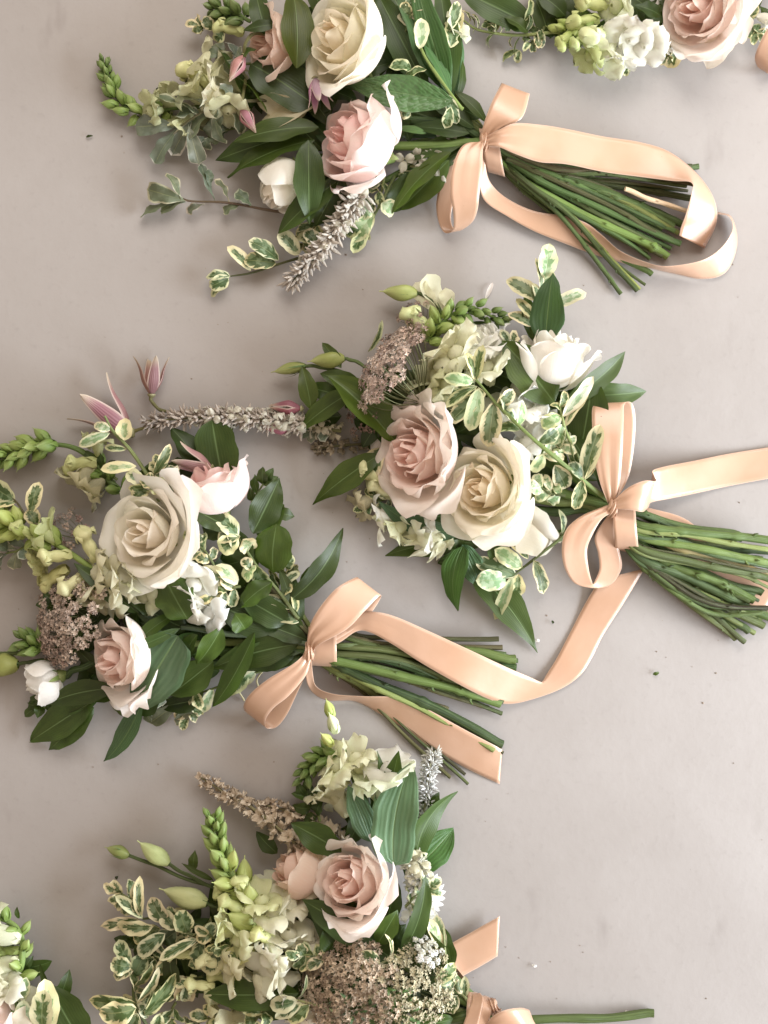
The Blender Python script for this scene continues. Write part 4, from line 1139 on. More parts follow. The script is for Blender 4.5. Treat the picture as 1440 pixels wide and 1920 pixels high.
for m, b, t, w, o in [
    ('ruscus', (584, 768, 40), (566, 686, 44), 36, {'roll': 20, 'tint': (1.6, 1.4, 1.1)}),
    ('ruscus', (668, 730, 52), (556, 812, 24), 44, {'arch': 16, 'roll': 25, 'tint': (1.4, 1.35, 1.0)}),
    ('ruscus', (650, 745, 34), (575, 725, 30), 40, {'arch': 8}), ('ruscus', (640, 780, 30), (560, 790, 12), 40, {}),
    ('ruscus', (640, 690, 50), (604, 642, 44), 24, {}), ('ruscus', (676, 720, 46), (600, 700, 40), 34, {}),
    ('ruscus', (742, 828, 66), (614, 704, 82), 78, {'arch': 18, 'roll': 30, 'tint': (1.7, 1.55, 1.1), 'fold': 0.5}),
    ('ruscus', (752, 780, 50), (700, 826, 44), 60, {'tint': (1.2, 1.2, 0.9)}),
    ('ruscus', (712, 852, 52), (586, 946, 14), 52, {'arch': 18, 'roll': 12, 'prof': 'lance', 'tint': (1.5, 1.4, 1.1)}),
    ('ribbed', (872, 1000, 64), (710, 940, 58), 46, {'arch': 6, 'side': -16, 'roll': -25, 'tint': (0.75, 0.8, 0.75)}),
    ('ruscus', (905, 1020, 30), (722, 1042, 14), 48, {'arch': 6, 'side': 12}),
    ('ribbed', (868, 1024, 56), (858, 1146, 26), 48, {'side': 14, 'twist': 70, 'corr': 1.2, 'tint': (0.75, 1.0, 0.35), 'prof': 'strap'}),
    ('ribbed', (868, 1020, 44), (900, 1100, 16), 46, {'corr': 1.4, 'tint': (0.8, 0.95, 0.7)}),
    ('ruscus', (880, 1060, 24), (1008, 1224, 5), 64, {'prof': 'lance', 'arch': 10, 'side': -10, 'tint': (1.3, 1.25, 1.3)}),
    ('ruscus', (880, 1030, 34), (820, 1030, 30), 40, {}), ('ruscus', (930, 1062, 36), (926, 1004, 40), 28, {'tint': (1.1, 1.3, 0.7)}),
    ('ruscus', (1040, 756, 100), (942, 638, 116), 82, {'arch': 14, 'roll': 8, 'prof': 'ruscus', 'tint': (1.6, 1.5, 1.35)}),
    ('ribbed', (1022, 650, 84), (1036, 512, 92), 66, {'arch': 10, 'roll': -10, 'corr': 1.6, 'tint': (0.55, 0.7, 0.5)}),
    ('ruscus', (1062, 752, 92), (1174, 658, 84), 44, {'arch': 14, 'roll': 25}),
    ('ruscus', (1082, 742, 66), (1212, 734, 40), 46, {'arch': 12, 'roll': 10, 'tint': (1.4, 1.4, 1.5)}),
    ('ruscus', (1088, 852, 70), (1112, 716, 86), 76, {'arch': 12, 'roll': -10, 'prof': 'oval'}),
    ('ruscus', (1120, 900, 66), (1070, 818, 78), 60, {'tint': (1.2, 1.2, 1.1)}), ('ruscus', (1060, 880, 62), (1010, 830, 66), 44, {'tint': (1.4, 1.4, 1.2)}),
    ('ruscus', (1060, 800, 60), (985, 770, 74), 40, {'tint': (1.2, 1.2, 1.1)}),
    ('ruscus', (1000, 640, 60), (985, 548, 56), 30, {}), ('ruscus', (980, 720, 50), (930, 700, 56), 50, {}),
]:
    leaf(C, m, b, t, w, **o)

sprig(C, [(1150, 945, 62), (1100, 908, 96), (1040, 856, 128), (985, 808, 140), (930, 758, 142), (892, 712, 140)], 4.6, (0.20, 0.27, 0.08), [
    (890, 712, 140, 872, 660, 148, 24, {'roll': 30}), (893, 714, 140, 906, 646, 150, 26, {'roll': -25}), (888, 716, 138, 832, 708, 146, 28, {'mat': 'varieg_pale'}), (895, 724, 138, 836, 764, 132, 24, {'roll': 40}),
    (898, 728, 138, 880, 808, 128, 38, {'mat': 'varieg_pale', 'arch': 8}), (904, 736, 134, 842, 792, 118, 38, {'roll': 10}), (926, 754, 140, 914, 838, 124, 46, {'arch': 10, 'fold': 0.3}),
    (932, 760, 140, 962, 730, 146, 28, {'roll': 30}), (940, 770, 138, 966, 790, 128, 26, {'roll': -40}), (945, 775, 136, 938, 738, 144, 22, {'roll': 45}),
    (972, 798, 138, 978, 752, 146, 22, {'roll': 20, 'mat': 'varieg_pale'}), (975, 806, 130, 930, 806, 118, 28, {'roll': 30}), (1010, 830, 134, 1046, 806, 128, 30, {'roll': 20}),
    (1020, 850, 126, 998, 884, 112, 28, {'mat': 'varieg_pale'}), (1040, 872, 100, 1062, 915, 72, 40, {}),
    (1094, 898, 104, 1126, 796, 116, 40, {'arch': 8, 'roll': -15}), (1096, 900, 102, 1112, 840, 100, 26, {'roll': 50}), (1092, 900, 104, 1078, 956, 92, 30, {'arch': 6}), (1090, 898, 104, 1066, 868, 108, 26, {'roll': 20}),
], 'varieg')
sprig(C, [(1086, 862, 84), (1062, 810, 108), (1052, 776, 116), (1050, 752, 120)], 3.4, (0.24, 0.29, 0.10), [
    (1054, 782, 116, 1112, 706, 118, 30, {'mat': 'varieg_pale', 'roll': 15}), (1060, 800, 112, 1104, 738, 108, 24, {'roll': -40}), (1050, 764, 118, 1058, 732, 124, 18, {'roll': 30}), (1052, 780, 114, 1016, 800, 112, 34, {'roll': 15, 'mat': 'varieg_pale'}),
    (1056, 795, 112, 1032, 834, 104, 30, {'mat': 'varieg_pale', 'roll': -10}), (1060, 800, 110, 1048, 840, 100, 26, {'roll': 30}), (1070, 830, 104, 1086, 880, 88, 22, {'roll': 50}), (1050, 770, 116, 1030, 760, 118, 18, {'roll': 40}), (1135, 770, 50, 1142, 730, 50, 16, {}),
], 'varieg')
sprig(C, [(1010, 640, 66), (1010, 590, 72), (1014, 548, 76), (1020, 516, 80)], 3.2, (0.24, 0.29, 0.10), [
    (1022, 524, 84, 1030, 456, 92, 42, {'mat': 'varieg_pale', 'arch': 8}), (1012, 562, 76, 950, 524, 74, 40, {'roll': 15, 'arch': 8}), (1036, 574, 74, 1100, 548, 70, 32, {'mat': 'varieg_pale', 'roll': -10}), (1014, 545, 78, 1004, 484, 84, 16, {'roll': 30}),
    (1010, 580, 74, 998, 530, 78, 22, {'roll': 35}), (1018, 545, 76, 1038, 510, 70, 26, {}), (1004, 600, 70, 968, 560, 66, 22, {}), (1000, 612, 66, 952, 588, 60, 30, {'roll': 20}), (1006, 600, 80, 1022, 545, 84, 16, {'roll': 40}),
], 'varieg')
sprig(C, [(1070, 990, 40), (1040, 1018, 36), (1005, 1046, 34), (970, 1072, 34), (948, 1088, 32)], 3.4, (0.15, 0.18, 0.06), [
    (990, 1048, 36, 942, 992, 40, 30, {'roll': 25, 'arch': 8}), (978, 1064, 36, 928, 1030, 48, 38, {'mat': 'varieg_pale', 'arch': 8}), (968, 1078, 34, 892, 1050, 34, 42, {'roll': -10, 'arch': 8}), (950, 1090, 34, 892, 1088, 48, 46, {'mat': 'varieg_pale', 'roll': 15}),
    (962, 1080, 34, 928, 1162, 18, 28, {'mat': 'varieg_pale', 'arch': 8}), (1000, 1050, 36, 1020, 1114, 22, 32, {'roll': -20, 'arch': 8}), (972, 1076, 30, 966, 1122, 14, 34, {}), (955, 1090, 24, 906, 1096, 12, 34, {}),
    (1015, 1035, 34, 985, 1010, 32, 30, {'mat': 'varieg_pale'}), (1052, 1004, 36, 1048, 955, 56, 18, {'roll': 45}), (1040, 1015, 34, 1060, 1000, 20, 20, {}),
], 'varieg')
leaf(C, 'varieg', (720, 838, 46), (690, 900, 44), 46, roll=30, arch=10)
leaf(C, 'varieg', (690, 660, 30), (716, 600, 34), 16, roll=50)
# the long pale spike reaching to the left
spike(C, [(640, 808, 26), (590, 800, 26), (545, 792, 30), (470, 784, 34), (380, 782, 36), (272, 792, 26)],
      [(0.0, 0.32, 14, WHITEF, 24, 26, 1.1, 4, (0.55, 0.50, 0.36), (0.58, 0.54, 0.42), 'floret'), (0.30, 1.0, 92, WOOL, 22, 18, 0.95, 5, (0.46, 0.41, 0.36), (0.34, 0.29, 0.25), 'floret'),
       (0.34, 0.88, 20, WHITEF, 36, 22, 1.15, 7, (0.80, 0.82, 0.72), (0.72, 0.70, 0.60), 'floret')], 52, 'sage_spike', 4.5, (0.16, 0.15, 0.08))
spike(C, [(760, 840, 20), (690, 832, 16), (620, 838, 14), (590, 842, 12)], [(0.1, 1.0, 24, BRACT, 26, 18, 1.0, 5, (0.42, 0.36, 0.26), (0.34, 0.28, 0.20), 'bract')], 53, 'pale_spike', 3, (0.16, 0.14, 0.07))
leaf(C, 'ruscus', (440, 790, 30), (402, 900, 34), 10, prof='lance', tint=(1.2, 1.0, 0.8))
fill(C, [(800, 780, 8, 60), (880, 780, 6, 60), (900, 700, 5, 50), (1000, 760, 5, 50), (800, 930, 5, 50), (1020, 900, 5, 40), (700, 800, 4, 50), (1060, 700, 3, 40), (760, 720, 4, 40), (860, 650, 4, 40), (960, 880, 4, 40)], 'ruscus', 13, (14, 40))

for i, (x, y, g, m, z) in enumerate([(980, 690, 120, 'varieg', (80, 96)), (1010, 860, 30, 'varieg_pale', (96, 92)), (830, 640, 150, 'varieg', (40, 36)), (740, 930, 200, 'varieg', (34, 20)), (960, 1000, 250, 'varieg', (40, 14)), (680, 740, 185, 'ruscus', (36, 20)), (900, 760, 140, 'varieg', (116, 128)), (1060, 930, 160, 'varieg_pale', (76, 90)), (870, 1010, 240, 'ruscus', (34, 12)), (640, 800, 190, 'pitto', (24, 12))]):
    tuft(C, x, y, g, 330 + i, m, 3, 36, 24, z, 54)

rb = wrap(C, (1168, 938), (1176, 1036), (44, 6), 24, 62, 11)
knot(rb, (1150, 950, 90), 15, 13, 70, 2)
strip(rb, [((1140, 944, 88), (1154, 946, 88)), ((1126, 908, 104), (1162, 914, 104)), ((1113, 852, 112), (1167, 850, 112)), ((1110, 800, 106), (1169, 790, 106)), ((1111, 765, 92), (1171, 757, 94)),
           ((1124, 757, 72), (1184, 754, 74)), ((1131, 778, 56), (1191, 778, 58)), ((1128, 830, 50), (1190, 828, 52)), ((1132, 882, 56), (1180, 890, 58)), ((1143, 932, 74), (1158, 934, 74))], 'loop', 8, 8, 5.0, 12)
strip(rb, [((1140, 946, 88), (1152, 958, 88)), ((1096, 964, 98), (1128, 974, 100)), ((1062, 992, 98), (1111, 1002, 98)), ((1053, 1030, 90), (1101, 1030, 88)), ((1060, 1068, 74), (1104, 1066, 70)), ((1080, 1096, 50), (1110, 1091, 48)),
           ((1114, 1103, 26), (1112, 1095, 30)), ((1146, 1096, 16), (1114, 1090, 26)), ((1165, 1066, 24), (1123, 1066, 34)), ((1162, 1036, 40), (1121, 1037, 48)), ((1153, 1002, 60), (1116, 1006, 64)), ((1152, 962, 84), (1142, 964, 84))], 'loop', 8, 8, 3.0, 13)
strip(rb, [((1150, 940, 94), (1152, 954, 94)), ((1178, 914, 106), (1182, 956, 104)), ((1207, 901, 108), (1203, 960, 100)), ((1229, 902, 96), (1212, 957, 84)), ((1229, 894, 70), (1218, 950, 58)), ((1226, 882, 44), (1222, 942, 40)),
           ((1250, 874, 32), (1250, 936, 26)), ((1300, 864, 18), (1300, 926, 12)), ((1370, 850, 8), (1370, 911, 6)), ((1470, 834, 6), (1470, 892, 6))], 'tail', 8, 8, 3.0, 14)
strip(rb, [((1210, 950, 20), (1196, 968, 20)), ((1290, 976, 6), (1262, 1006, 6)), ((1366, 1046, 6), (1330, 1088, 6)), ((1470, 1100, 6), (1436, 1154, 6))], 'tail', 8, 8, 0, 15)
# ------------------------------------------------------------------ bouquet at the left
D = bouquet('bouquet', (600, 1222), 'bouquet at the left with large ivory rose, broad dark leaves near its peach bow')
for pts, r, c, nn, th in [
    ([(580, 1205, 40), (640, 1192, 46), (700, 1204, 40), (780, 1212, 30), (942, 1214, 18)], 6.5, BROWN, 2, 1),
    ([(580, 1212, 46), (640, 1212, 56), (695, 1217, 52), (790, 1232, 44), (900, 1262, 30)], 7.5, OLIVE, 3, 0),
    ([(580, 1212, 34), (700, 1222, 38), (860, 1222, 34), (966, 1236, 24)], 12, GREENS[0], 1, 0),
    ([(580, 1215, 26), (720, 1228, 26), (880, 1246, 20), (968, 1252, 14)], 9, GREENS[1], 1, 0),
    ([(580, 1220, 48), (640, 1226, 58), (760, 1242, 52), (860, 1280, 36), (942, 1316, 18)], 8, GREENS[0], 2, 1),
    ([(580, 1222, 40), (640, 1234, 48), (700, 1236, 44), (800, 1262, 36), (880, 1290, 26)], 7, GREENS[3], 1, 0),
    ([(580, 1225, 46), (630, 1240, 56), (730, 1262, 54), (830, 1286, 42), (938, 1320, 20)], 10.5, GREENS[2], 3, 4),
    ([(585, 1228, 34), (660, 1252, 38), (770, 1276, 34), (850, 1302, 24), (941, 1338, 10)], 5.5, GREENS[1], 5, 0),
    ([(585, 1230, 34), (650, 1254, 38), (720, 1286, 36), (800, 1322, 28), (880, 1360, 18), (942, 1396, 14)], 11.5, GREENS[3], 1, 0),
    ([(585, 1230, 24), (650, 1268, 24), (710, 1306, 20), (780, 1334, 14)], 10, OLIVE, 1, 0),
    ([(585, 1230, 20), (680, 1290, 12), (770, 1366, 8), (872, 1452, 8)], 4.5, DKBROWN, 0, 0),
    ([(585, 1222, 22), (700, 1250, 18), (800, 1272, 14), (900, 1296, 12)], 9, GREENS[1], 0, 0),
    ([(585, 1228, 30), (680, 1270, 26), (760, 1302, 22), (840, 1330, 18)], 6, (0.09, 0.07, 0.035), 1, 0),
]:
    bundle(D, pts, r, c, nn, th)
for pts, r, c in [
    ([(600, 1212, 56), (520, 1196, 66), (430, 1188, 72), (340, 1176, 70)], 5, (0.13, 0.17, 0.12)),
    ([(600, 1218, 50), (530, 1208, 56), (450, 1206, 52), (330, 1206, 46)], 7, OLIVE),
    ([(600, 1222, 46), (530, 1218, 48), (450, 1220, 40), (330, 1226, 36)], 8, GREENS[1]),
    ([(600, 1226, 36), (530, 1232, 34), (450, 1240, 30), (330, 1250, 26)], 7, GREENS[3]),
    ([(600, 1208, 46), (560, 1166, 54), (510, 1110, 60), (470, 1050, 56)], 6.5, BROWN),
    ([(600, 1206, 40), (565, 1150, 44), (545, 1100, 40), (540, 1060, 34)], 5, OLIVE),
    ([(600, 1212, 36), (540, 1170, 34), (460, 1120, 30), (360, 1060, 30)], 8, GREENS[0]),
    ([(600, 1216, 28), (500, 1180, 24), (380, 1130, 20), (240, 1080, 20)], 8, GREENS[3]),
]:
    stem(D, pts, r, c, cut=False)

rose(D, (280, 1000, 112), 88, 172, 62, 'ivory', 42, n=19, opn=1.05, tall=1.0, spin=0, ruf=0.5, heroes=[(95, 1.16, 0.02, 0.14, 1.15), (60, 1.12, 0.04, 0.08, 0.9), (130, 1.1, 0.04, 0.08, 0.9)])
rose(D, (398, 922, 74), 74, 112, 14, 'pink', 44, n=15, opn=0.7, tall=1.15, spin=30, ruf=0.8, heroes=[(178, 1.14, 0.06, 0.0, 0.95), (85, 1.0, 0.04, 0.0, 1.0)])
rose(D, (230, 1234, 84), 77, 186, 42, 'blush', 47, n=17, opn=0.85, tall=1.05, spin=70, ruf=1.3, heroes=[(30, 1.05, 0.22, 0.1, 0.8), (85, 1.0, 0.02, 0.02, 1.1), (340, 1.04, 0.2, 0.08, 0.8)])
rose(D, (86, 1278, 46), 54, 200, 6, 'white', 49, n=10, opn=0.5, tall=1.05, spin=10, ruf=1.2, name='lisianthus', sep=0.2, stalk=[(122, 1268, 44), (150, 1252, 44), (190, 1240, 40)])

# snapdragons at the left
spike(D, [(238, 930, 30), (205, 900, 34), (172, 862, 36), (130, 838, 36), (80, 834, 34), (36, 848, 30), (-14, 862, 26)],
      [(0.0, 0.3, 6, BUDS, 40, 34, 1.0, 5, BUDG, BUDG, 'bud'), (0.58, 0.76, 9, BUDS, 40, 36, 0.8, 8, BUDG, BUDL, 'bud'), (0.76, 1.0, 15, BUDS, 36, 26, 0.7, 8, BUDL, BUDG, 'bud')], 61, 'snapdragon', 6.5)
for i, (b, t, s, c) in enumerate([((180, 868, 40), (112, 868, 38), 56, (0.50, 0.53, 0.24)), ((176, 870, 34), (150, 905, 34), 64, (0.60, 0.58, 0.36)), ((200, 890, 30), (160, 925, 24), 60, (0.58, 0.56, 0.36)), ((185, 855, 40), (182, 826, 44), 40, (0.46, 0.5, 0.22))]):
    one(D, 'blossom', SNAP[i % 5], b, t, c, i * 1.9, s)
spike(D, [(240, 1098, 56), (180, 1066, 62), (125, 1034, 62), (70, 1006, 58), (20, 984, 52), (-20, 968, 46)],
      [(0.45, 0.75, 9, BUDS, 40, 38, 0.9, 7, BUDL, LIME, 'bud'), (0.72, 1.0, 12, BUDS, 46, 38, 0.9, 7, LIME, (0.36, 0.48, 0.12), 'bud')], 62, 'snapdragon', 6.5, (0.22, 0.30, 0.08))
for i, (b, t, s, c) in enumerate([
    ((60, 1006, 66), (36, 986, 78), 40, (0.56, 0.64, 0.28)), ((104, 1018, 66), (76, 986, 80), 46, (0.58, 0.66, 0.30)), ((132, 1040, 66), (92, 1046, 80), 52, (0.70, 0.72, 0.38)), ((100, 1040, 56), (58, 1064, 48), 48, (0.50, 0.52, 0.20)),
    ((180, 1050, 66), (156, 998, 80), 62, (0.66, 0.66, 0.36)), ((125, 1066, 50), (84, 1090, 44), 56, (0.56, 0.55, 0.24)), ((168, 1076, 66), (134, 1096, 84), 62, (0.70, 0.70, 0.42)), ((190, 1082, 60), (158, 1110, 66), 54, (0.72, 0.70, 0.46)),
    ((226, 1080, 70), (190, 1078, 84), 66, (0.74, 0.73, 0.52)), ((250, 1084, 70), (222, 1088, 88), 66, (0.76, 0.75, 0.55)), ((280, 1088, 70), (252, 1088, 90), 62, (0.74, 0.74, 0.56)), ((300, 1100, 66), (278, 1110, 80), 60, (0.60, 0.63, 0.40)), ((240, 1110, 60), (216, 1120, 70), 54, (0.66, 0.66, 0.44)),
    ((200, 1150, 50), (188, 1130, 60), 44, (0.66, 0.66, 0.46)),
    ((372, 1075, 84), (366, 1092, 112), 58, WHITEP), ((395, 1120, 80), (366, 1128, 100), 62, WHITEP), ((420, 1135, 74), (396, 1146, 92), 56, (0.86, 0.87, 0.86)), ((340, 1060, 84), (348, 1080, 100), 40, WHITEP)]):
    one(D, 'blossom', SNAP[(i + 2) % 5], b, t, c, i * 1.3, s)
spike(D, [(80, 1218, 34), (58, 1206, 36), (40, 1196, 34)], [(0.0, 1.0, 12, BUDS, 38, 26, 0.9, 8, BUDG, DULLG, 'bud')], 63, 'snapdragon', 4)
stem(D, [(120, 1212, 36), (60, 1222, 34), (-20, 1226, 30)], 4, (0.07, 0.09, 0.03), cut=False)
lisibud(D, (34, 1246, 36), (-34, 1250, 32), 40, (0.30, 0.33, 0.10), 8, [(34, 1246, 36), (60, 1240, 38), (110, 1236, 40)])
umbel(D, (132, 1160, 66), 78, 172, 50, 66, n=36, per=28, col1=(0.32, 0.24, 0.20), col2=(0.56, 0.47, 0.40))
umbel(D, (108, 1205, 54), 50, 190, 40, 67, n=20, per=22, col1=(0.24, 0.16, 0.13), col2=(0.44, 0.34, 0.29))
umbel(D, (128, 1000, 30), 48, 150, 50, 68, n=16, per=16, col1=(0.26, 0.17, 0.15), col2=(0.46, 0.36, 0.30))
clematis(D, (398, 878, 54), 160, 6, 80, 69, n=4, opn=0.7, color=(0.44, 0.25, 0.27))

sprig(D, [(300, 940, 90), (276, 892, 98), (246, 846, 102), (212, 808, 102), (196, 780, 104)], 4.2, (0.22, 0.26, 0.10), [
    (234, 826, 106, 236, 784, 116, 36, {'mat': 'varieg_pale', 'arch': 8}), (208, 806, 102, 176, 796, 106, 22, {'mat': 'varieg_pale'}), (206, 812, 102, 148, 836, 98, 24, {'arch': 8, 'mat': 'varieg_pale'}), (238, 842, 100, 196, 838, 94, 16, {}),
    (256, 874, 100, 188, 880, 104, 26, {'arch': 8, 'mat': 'varieg_pale'}), (288, 890, 100, 318, 832, 110, 24, {'roll': 25}), (268, 908, 100, 236, 886, 106, 32, {'roll': 20}), (290, 915, 104, 262, 896, 112, 40, {'roll': 35}), (285, 912, 108, 308, 920, 116, 40, {'roll': -30}),
    (312, 940, 104, 332, 872, 112, 20, {'roll': 30}), (280, 920, 104, 246, 936, 112, 30, {'roll': 15}), (290, 910, 102, 240, 916, 114, 26, {'roll': -20}),
], 'varieg')
sprig(D, [(130, 1030, 60), (60, 976, 62), (24, 934, 60)], 3.0, BROWN, [
    (28, 938, 60, -22, 906, 58, 48, {'arch': 6}), (30, 942, 58, -20, 940, 52, 40, {'roll': 20}), (58, 962, 60, 74, 904, 60, 34, {'arch': 8}), (70, 984, 60, 50, 956, 62, 34, {'roll': 30}), (24, 944, 54, -14, 972, 44, 36, {})], 'varieg')
sprig(D, [(560, 1160, 62), (520, 1108, 78), (480, 1058, 88), (446, 1008, 92)], 4.0, (0.17, 0.20, 0.08), [
    (448, 1004, 96, 408, 964, 100, 38, {'arch': 8}), (450, 1006, 96, 408, 1010, 100, 34, {'roll': 20}), (448, 1010, 98, 410, 1032, 98, 42, {'arch': 8}), (455, 1012, 96, 470, 1032, 88, 40, {'mat': 'varieg_pale', 'roll': -20}), (440, 1030, 90, 428, 1000, 98, 30, {'roll': 40}),
    (482, 1062, 90, 500, 1092, 78, 40, {'roll': 30}), (480, 1060, 90, 462, 1092, 92, 36, {'roll': 40, 'mat': 'varieg_pale'}), (428, 1090, 96, 372, 1070, 104, 44, {'roll': 10}), (424, 1098, 92, 370, 1114, 100, 48, {'arch': 8}), (446, 1096, 90, 404, 1060, 104, 34, {'roll': 35, 'mat': 'varieg_pale'}), (440, 1094, 88, 402, 1086, 100, 36, {'roll': -30}),
    (470, 1068, 92, 452, 1050, 96, 28, {'roll': 30}), (545, 1142, 68, 490, 1120, 74, 30, {'roll': 40}), (562, 1166, 60, 500, 1150, 66, 36, {'roll': 30}), (555, 1150, 56, 548, 1102, 50, 18, {'roll': 20}),
], 'varieg')
sprig(D, [(560, 1240, 30), (480, 1262, 26), (400, 1290, 22), (330, 1318, 18)], 3.0, OLIVE, [
    (468, 1262, 28, 420, 1296, 22, 42, {}), (440, 1276, 24, 402, 1318, 14, 30, {'mat': 'varieg_pale'}), (400, 1290, 22, 376, 1338, 10, 26, {'mat': 'varieg_pale'}), (380, 1298, 22, 330, 1360, 8, 22, {'mat': 'pitto'}), (340, 1312, 18, 280, 1356, 8, 30, {'mat': 'pitto'}),
    (500, 1252, 28, 516, 1236, 30, 24, {'mat': 'varieg_pale', 'roll': 40}), (480, 1258, 26, 452, 1282, 20, 26, {'mat': 'varieg_pale'}), (420, 1284, 20, 412, 1318, 10, 22, {}), (360, 1305, 18, 330, 1340, 8, 20, {'mat': 'pitto'})], 'varieg')
for m, b, t, w, o in [
    ('ruscus', (420, 912, 50), (398, 788, 48), 82, {'prof': 'oval', 'arch': 6, 'tint': (0.9, 0.95, 0.8)}), ('ruscus', (380, 880, 44), (318, 800, 40), 46, {'arch': 10, 'roll': 20}), ('ruscus', (360, 900, 40), (300, 880, 36), 70, {'tint': (0.7, 0.7, 0.7)}),
    ('ruscus', (474, 1000, 74), (524, 896, 66), 58, {'arch': 8, 'roll': 12}), ('ruscus', (486, 1010, 62), (532, 946, 50), 50, {'roll': -10}), ('ruscus', (512, 958, 50), (552, 968, 40), 26, {'roll': 10}),
    ('ruscus', (512, 1074, 84), (518, 982, 96), 78, {'arch': 14, 'prof': 'oval', 'tint': (1.35, 1.4, 1.0), 'curl': 0.25, 'roll': -10}),
    ('ruscus', (540, 1128, 62), (642, 990, 36), 46, {'side': 14, 'arch': 8, 'roll': 15}), ('ruscus', (548, 1150, 56), (524, 1068, 60), 30, {'roll': 45}), ('ruscus', (562, 1090, 40), (602, 1054, 30), 18, {}),
    ('ruscus', (434, 992, 96), (344, 944, 112), 42, {'arch': 10, 'roll': 15, 'tint': (0.8, 0.75, 0.7)}), ('ruscus', (420, 1000, 84), (380, 985, 84), 40, {}),
    ('ruscus', (352, 1162, 104), (308, 1082, 116), 72, {'prof': 'round', 'arch': 14, 'curl': 0.2, 'tint': (1.5, 1.5, 1.35)}),
    ('ruscus', (330, 1150, 84), (240, 1222, 98), 30, {'arch': 12, 'roll': 30, 'tint': (1.3, 1.4, 0.9)}), ('ruscus', (338, 1178, 98), (212, 1234, 102), 22, {'arch': 12}),
    ('ribbed', (334, 1192, 104), (256, 1326, 66), 104, {'corr': 2.2, 'arch': 14, 'roll': 5, 'prof': 'strap', 'tint': (0.95, 0.95, 0.9)}), ('ruscus', (400, 1240, 72), (318, 1304, 50), 60, {'tint': (1.5, 1.5, 1.4)}),
    ('ruscus', (218, 1290, 62), (88, 1320, 46), 46, {'arch': 12, 'side': 6}), ('ruscus', (176, 1314, 44), (54, 1392, 20), 62, {'arch': 10}), ('ruscus', (176, 1326, 40), (90, 1408, 12), 48, {'arch': 12, 'roll': -10, 'tint': (1.1, 1.2, 1.0)}),
    ('ribbed', (268, 1314, 52), (194, 1428, 8), 44, {'side': -18, 'roll': 30, 'arch': 16, 'prof': 'lance', 'tint': (0.75, 0.85, 0.75)}), ('ruscus', (255, 1320, 44), (210, 1320, 40), 40, {}),
    ('ruscus', (478, 1186, 96), (398, 1326, 38), 44, {'side': -12, 'arch': 14, 'roll': 20, 'tint': (1.0, 1.15, 0.9)}), ('ruscus', (416, 1176, 104), (368, 1246, 82), 46, {'arch': 14, 'roll': -25, 'tint': (1.5, 1.6, 1.1)}),
    ('ruscus', (370, 1190, 100), (352, 1230, 84), 34, {'roll': 40, 'tint': (1.2, 1.3, 1.1)}), ('ruscus', (460, 1180, 96), (440, 1150, 110), 42, {'tint': (1.6, 1.7, 1.2), 'roll': 20}),
    ('ruscus', (560, 1208, 66), (400, 1252, 56), 56, {'arch': 12, 'side': 8}), ('ruscus', (555, 1226, 54), (410, 1230, 60), 60, {'arch': 10, 'roll': -15}), ('ruscus', (520, 1180, 74), (400, 1130, 76), 66, {'arch': 10, 'tint': (0.75, 0.8, 0.8)}),
    ('ruscus', (510, 1092, 92), (450, 1140, 92), 46, {'roll': 30, 'arch': 10, 'tint': (1.2, 1.3, 0.9)}), ('ruscus', (540, 1168, 72), (452, 1118, 84), 56, {'arch': 10, 'tint': (1.0, 1.05, 1.1)}),
    ('ruscus', (350, 1180, 70), (250, 1130, 74), 60, {'tint': (0.7, 0.75, 0.65)}), ('ruscus', (260, 1150, 78), (138, 1056, 90), 38, {'arch': 10, 'roll': 20, 'tint': (0.95, 1.0, 0.7)}), ('ruscus', (290, 1160, 72), (224, 1072, 92), 36, {'roll': 25, 'tint': (0.85, 0.9, 0.65)}),
    ('ruscus', (170, 1150, 90), (140, 1206, 96), 24, {'roll': 25, 'tint': (1.0, 1.0, 0.7)}), ('ruscus', (300, 1300, 40), (240, 1326, 24), 60, {}), ('ruscus', (380, 1310, 26), (300, 1326, 20), 40, {'tint': (0.6, 0.6, 0.6)}),
    ('ruscus', (170, 1160, 60), (100, 1110, 50), 40, {'tint': (0.6, 0.6, 0.5)}),
]:
    leaf(D, m, b, t, w, **o)
for b, m_, t in [((500, 1252, 26), (482, 1272, 14), (486, 1290, 6)), ((470, 1268, 22), (448, 1290, 12), (458, 1314, 5))]:
    stem(D, [b, m_, t], 1.6, (0.5, 0.45, 0.28), cut=False)
fill(D, [(300, 1150, 9, 60), (380, 1200, 9, 60), (460, 1190, 6, 50), (240, 1120, 6, 50), (180, 1180, 4, 40), (430, 1080, 5, 50), (340, 1060, 4, 50), (380, 930, 4, 50), (280, 920, 3, 40), (170, 1260, 4, 40), (290, 1250, 4, 50)], 'ruscus', 23, (14, 46))

for i, (x, y, g, m, z) in enumerate([(400, 1060, 130, 'varieg', (100, 108)), (450, 1100, 200, 'varieg', (92, 98)), (320, 930, 110, 'varieg', (92, 92)), (220, 900, 140, 'ruscus', (40, 34)), (150, 1120, 190, 'ruscus', (60, 50)), (300, 1290, 235, 'pitto', (34, 12)), (470, 950, 60, 'ruscus', (60, 50)), (520, 1120, 70, 'varieg', (60, 44)), (370, 1290, 250, 'varieg', (34, 10)), (110, 1290, 220, 'ruscus', (34, 12)), (60, 1020, 200, 'pitto', (44, 40))]):
    tuft(D, x, y, g, 360 + i, m, 3, 38, 26, z, 54)

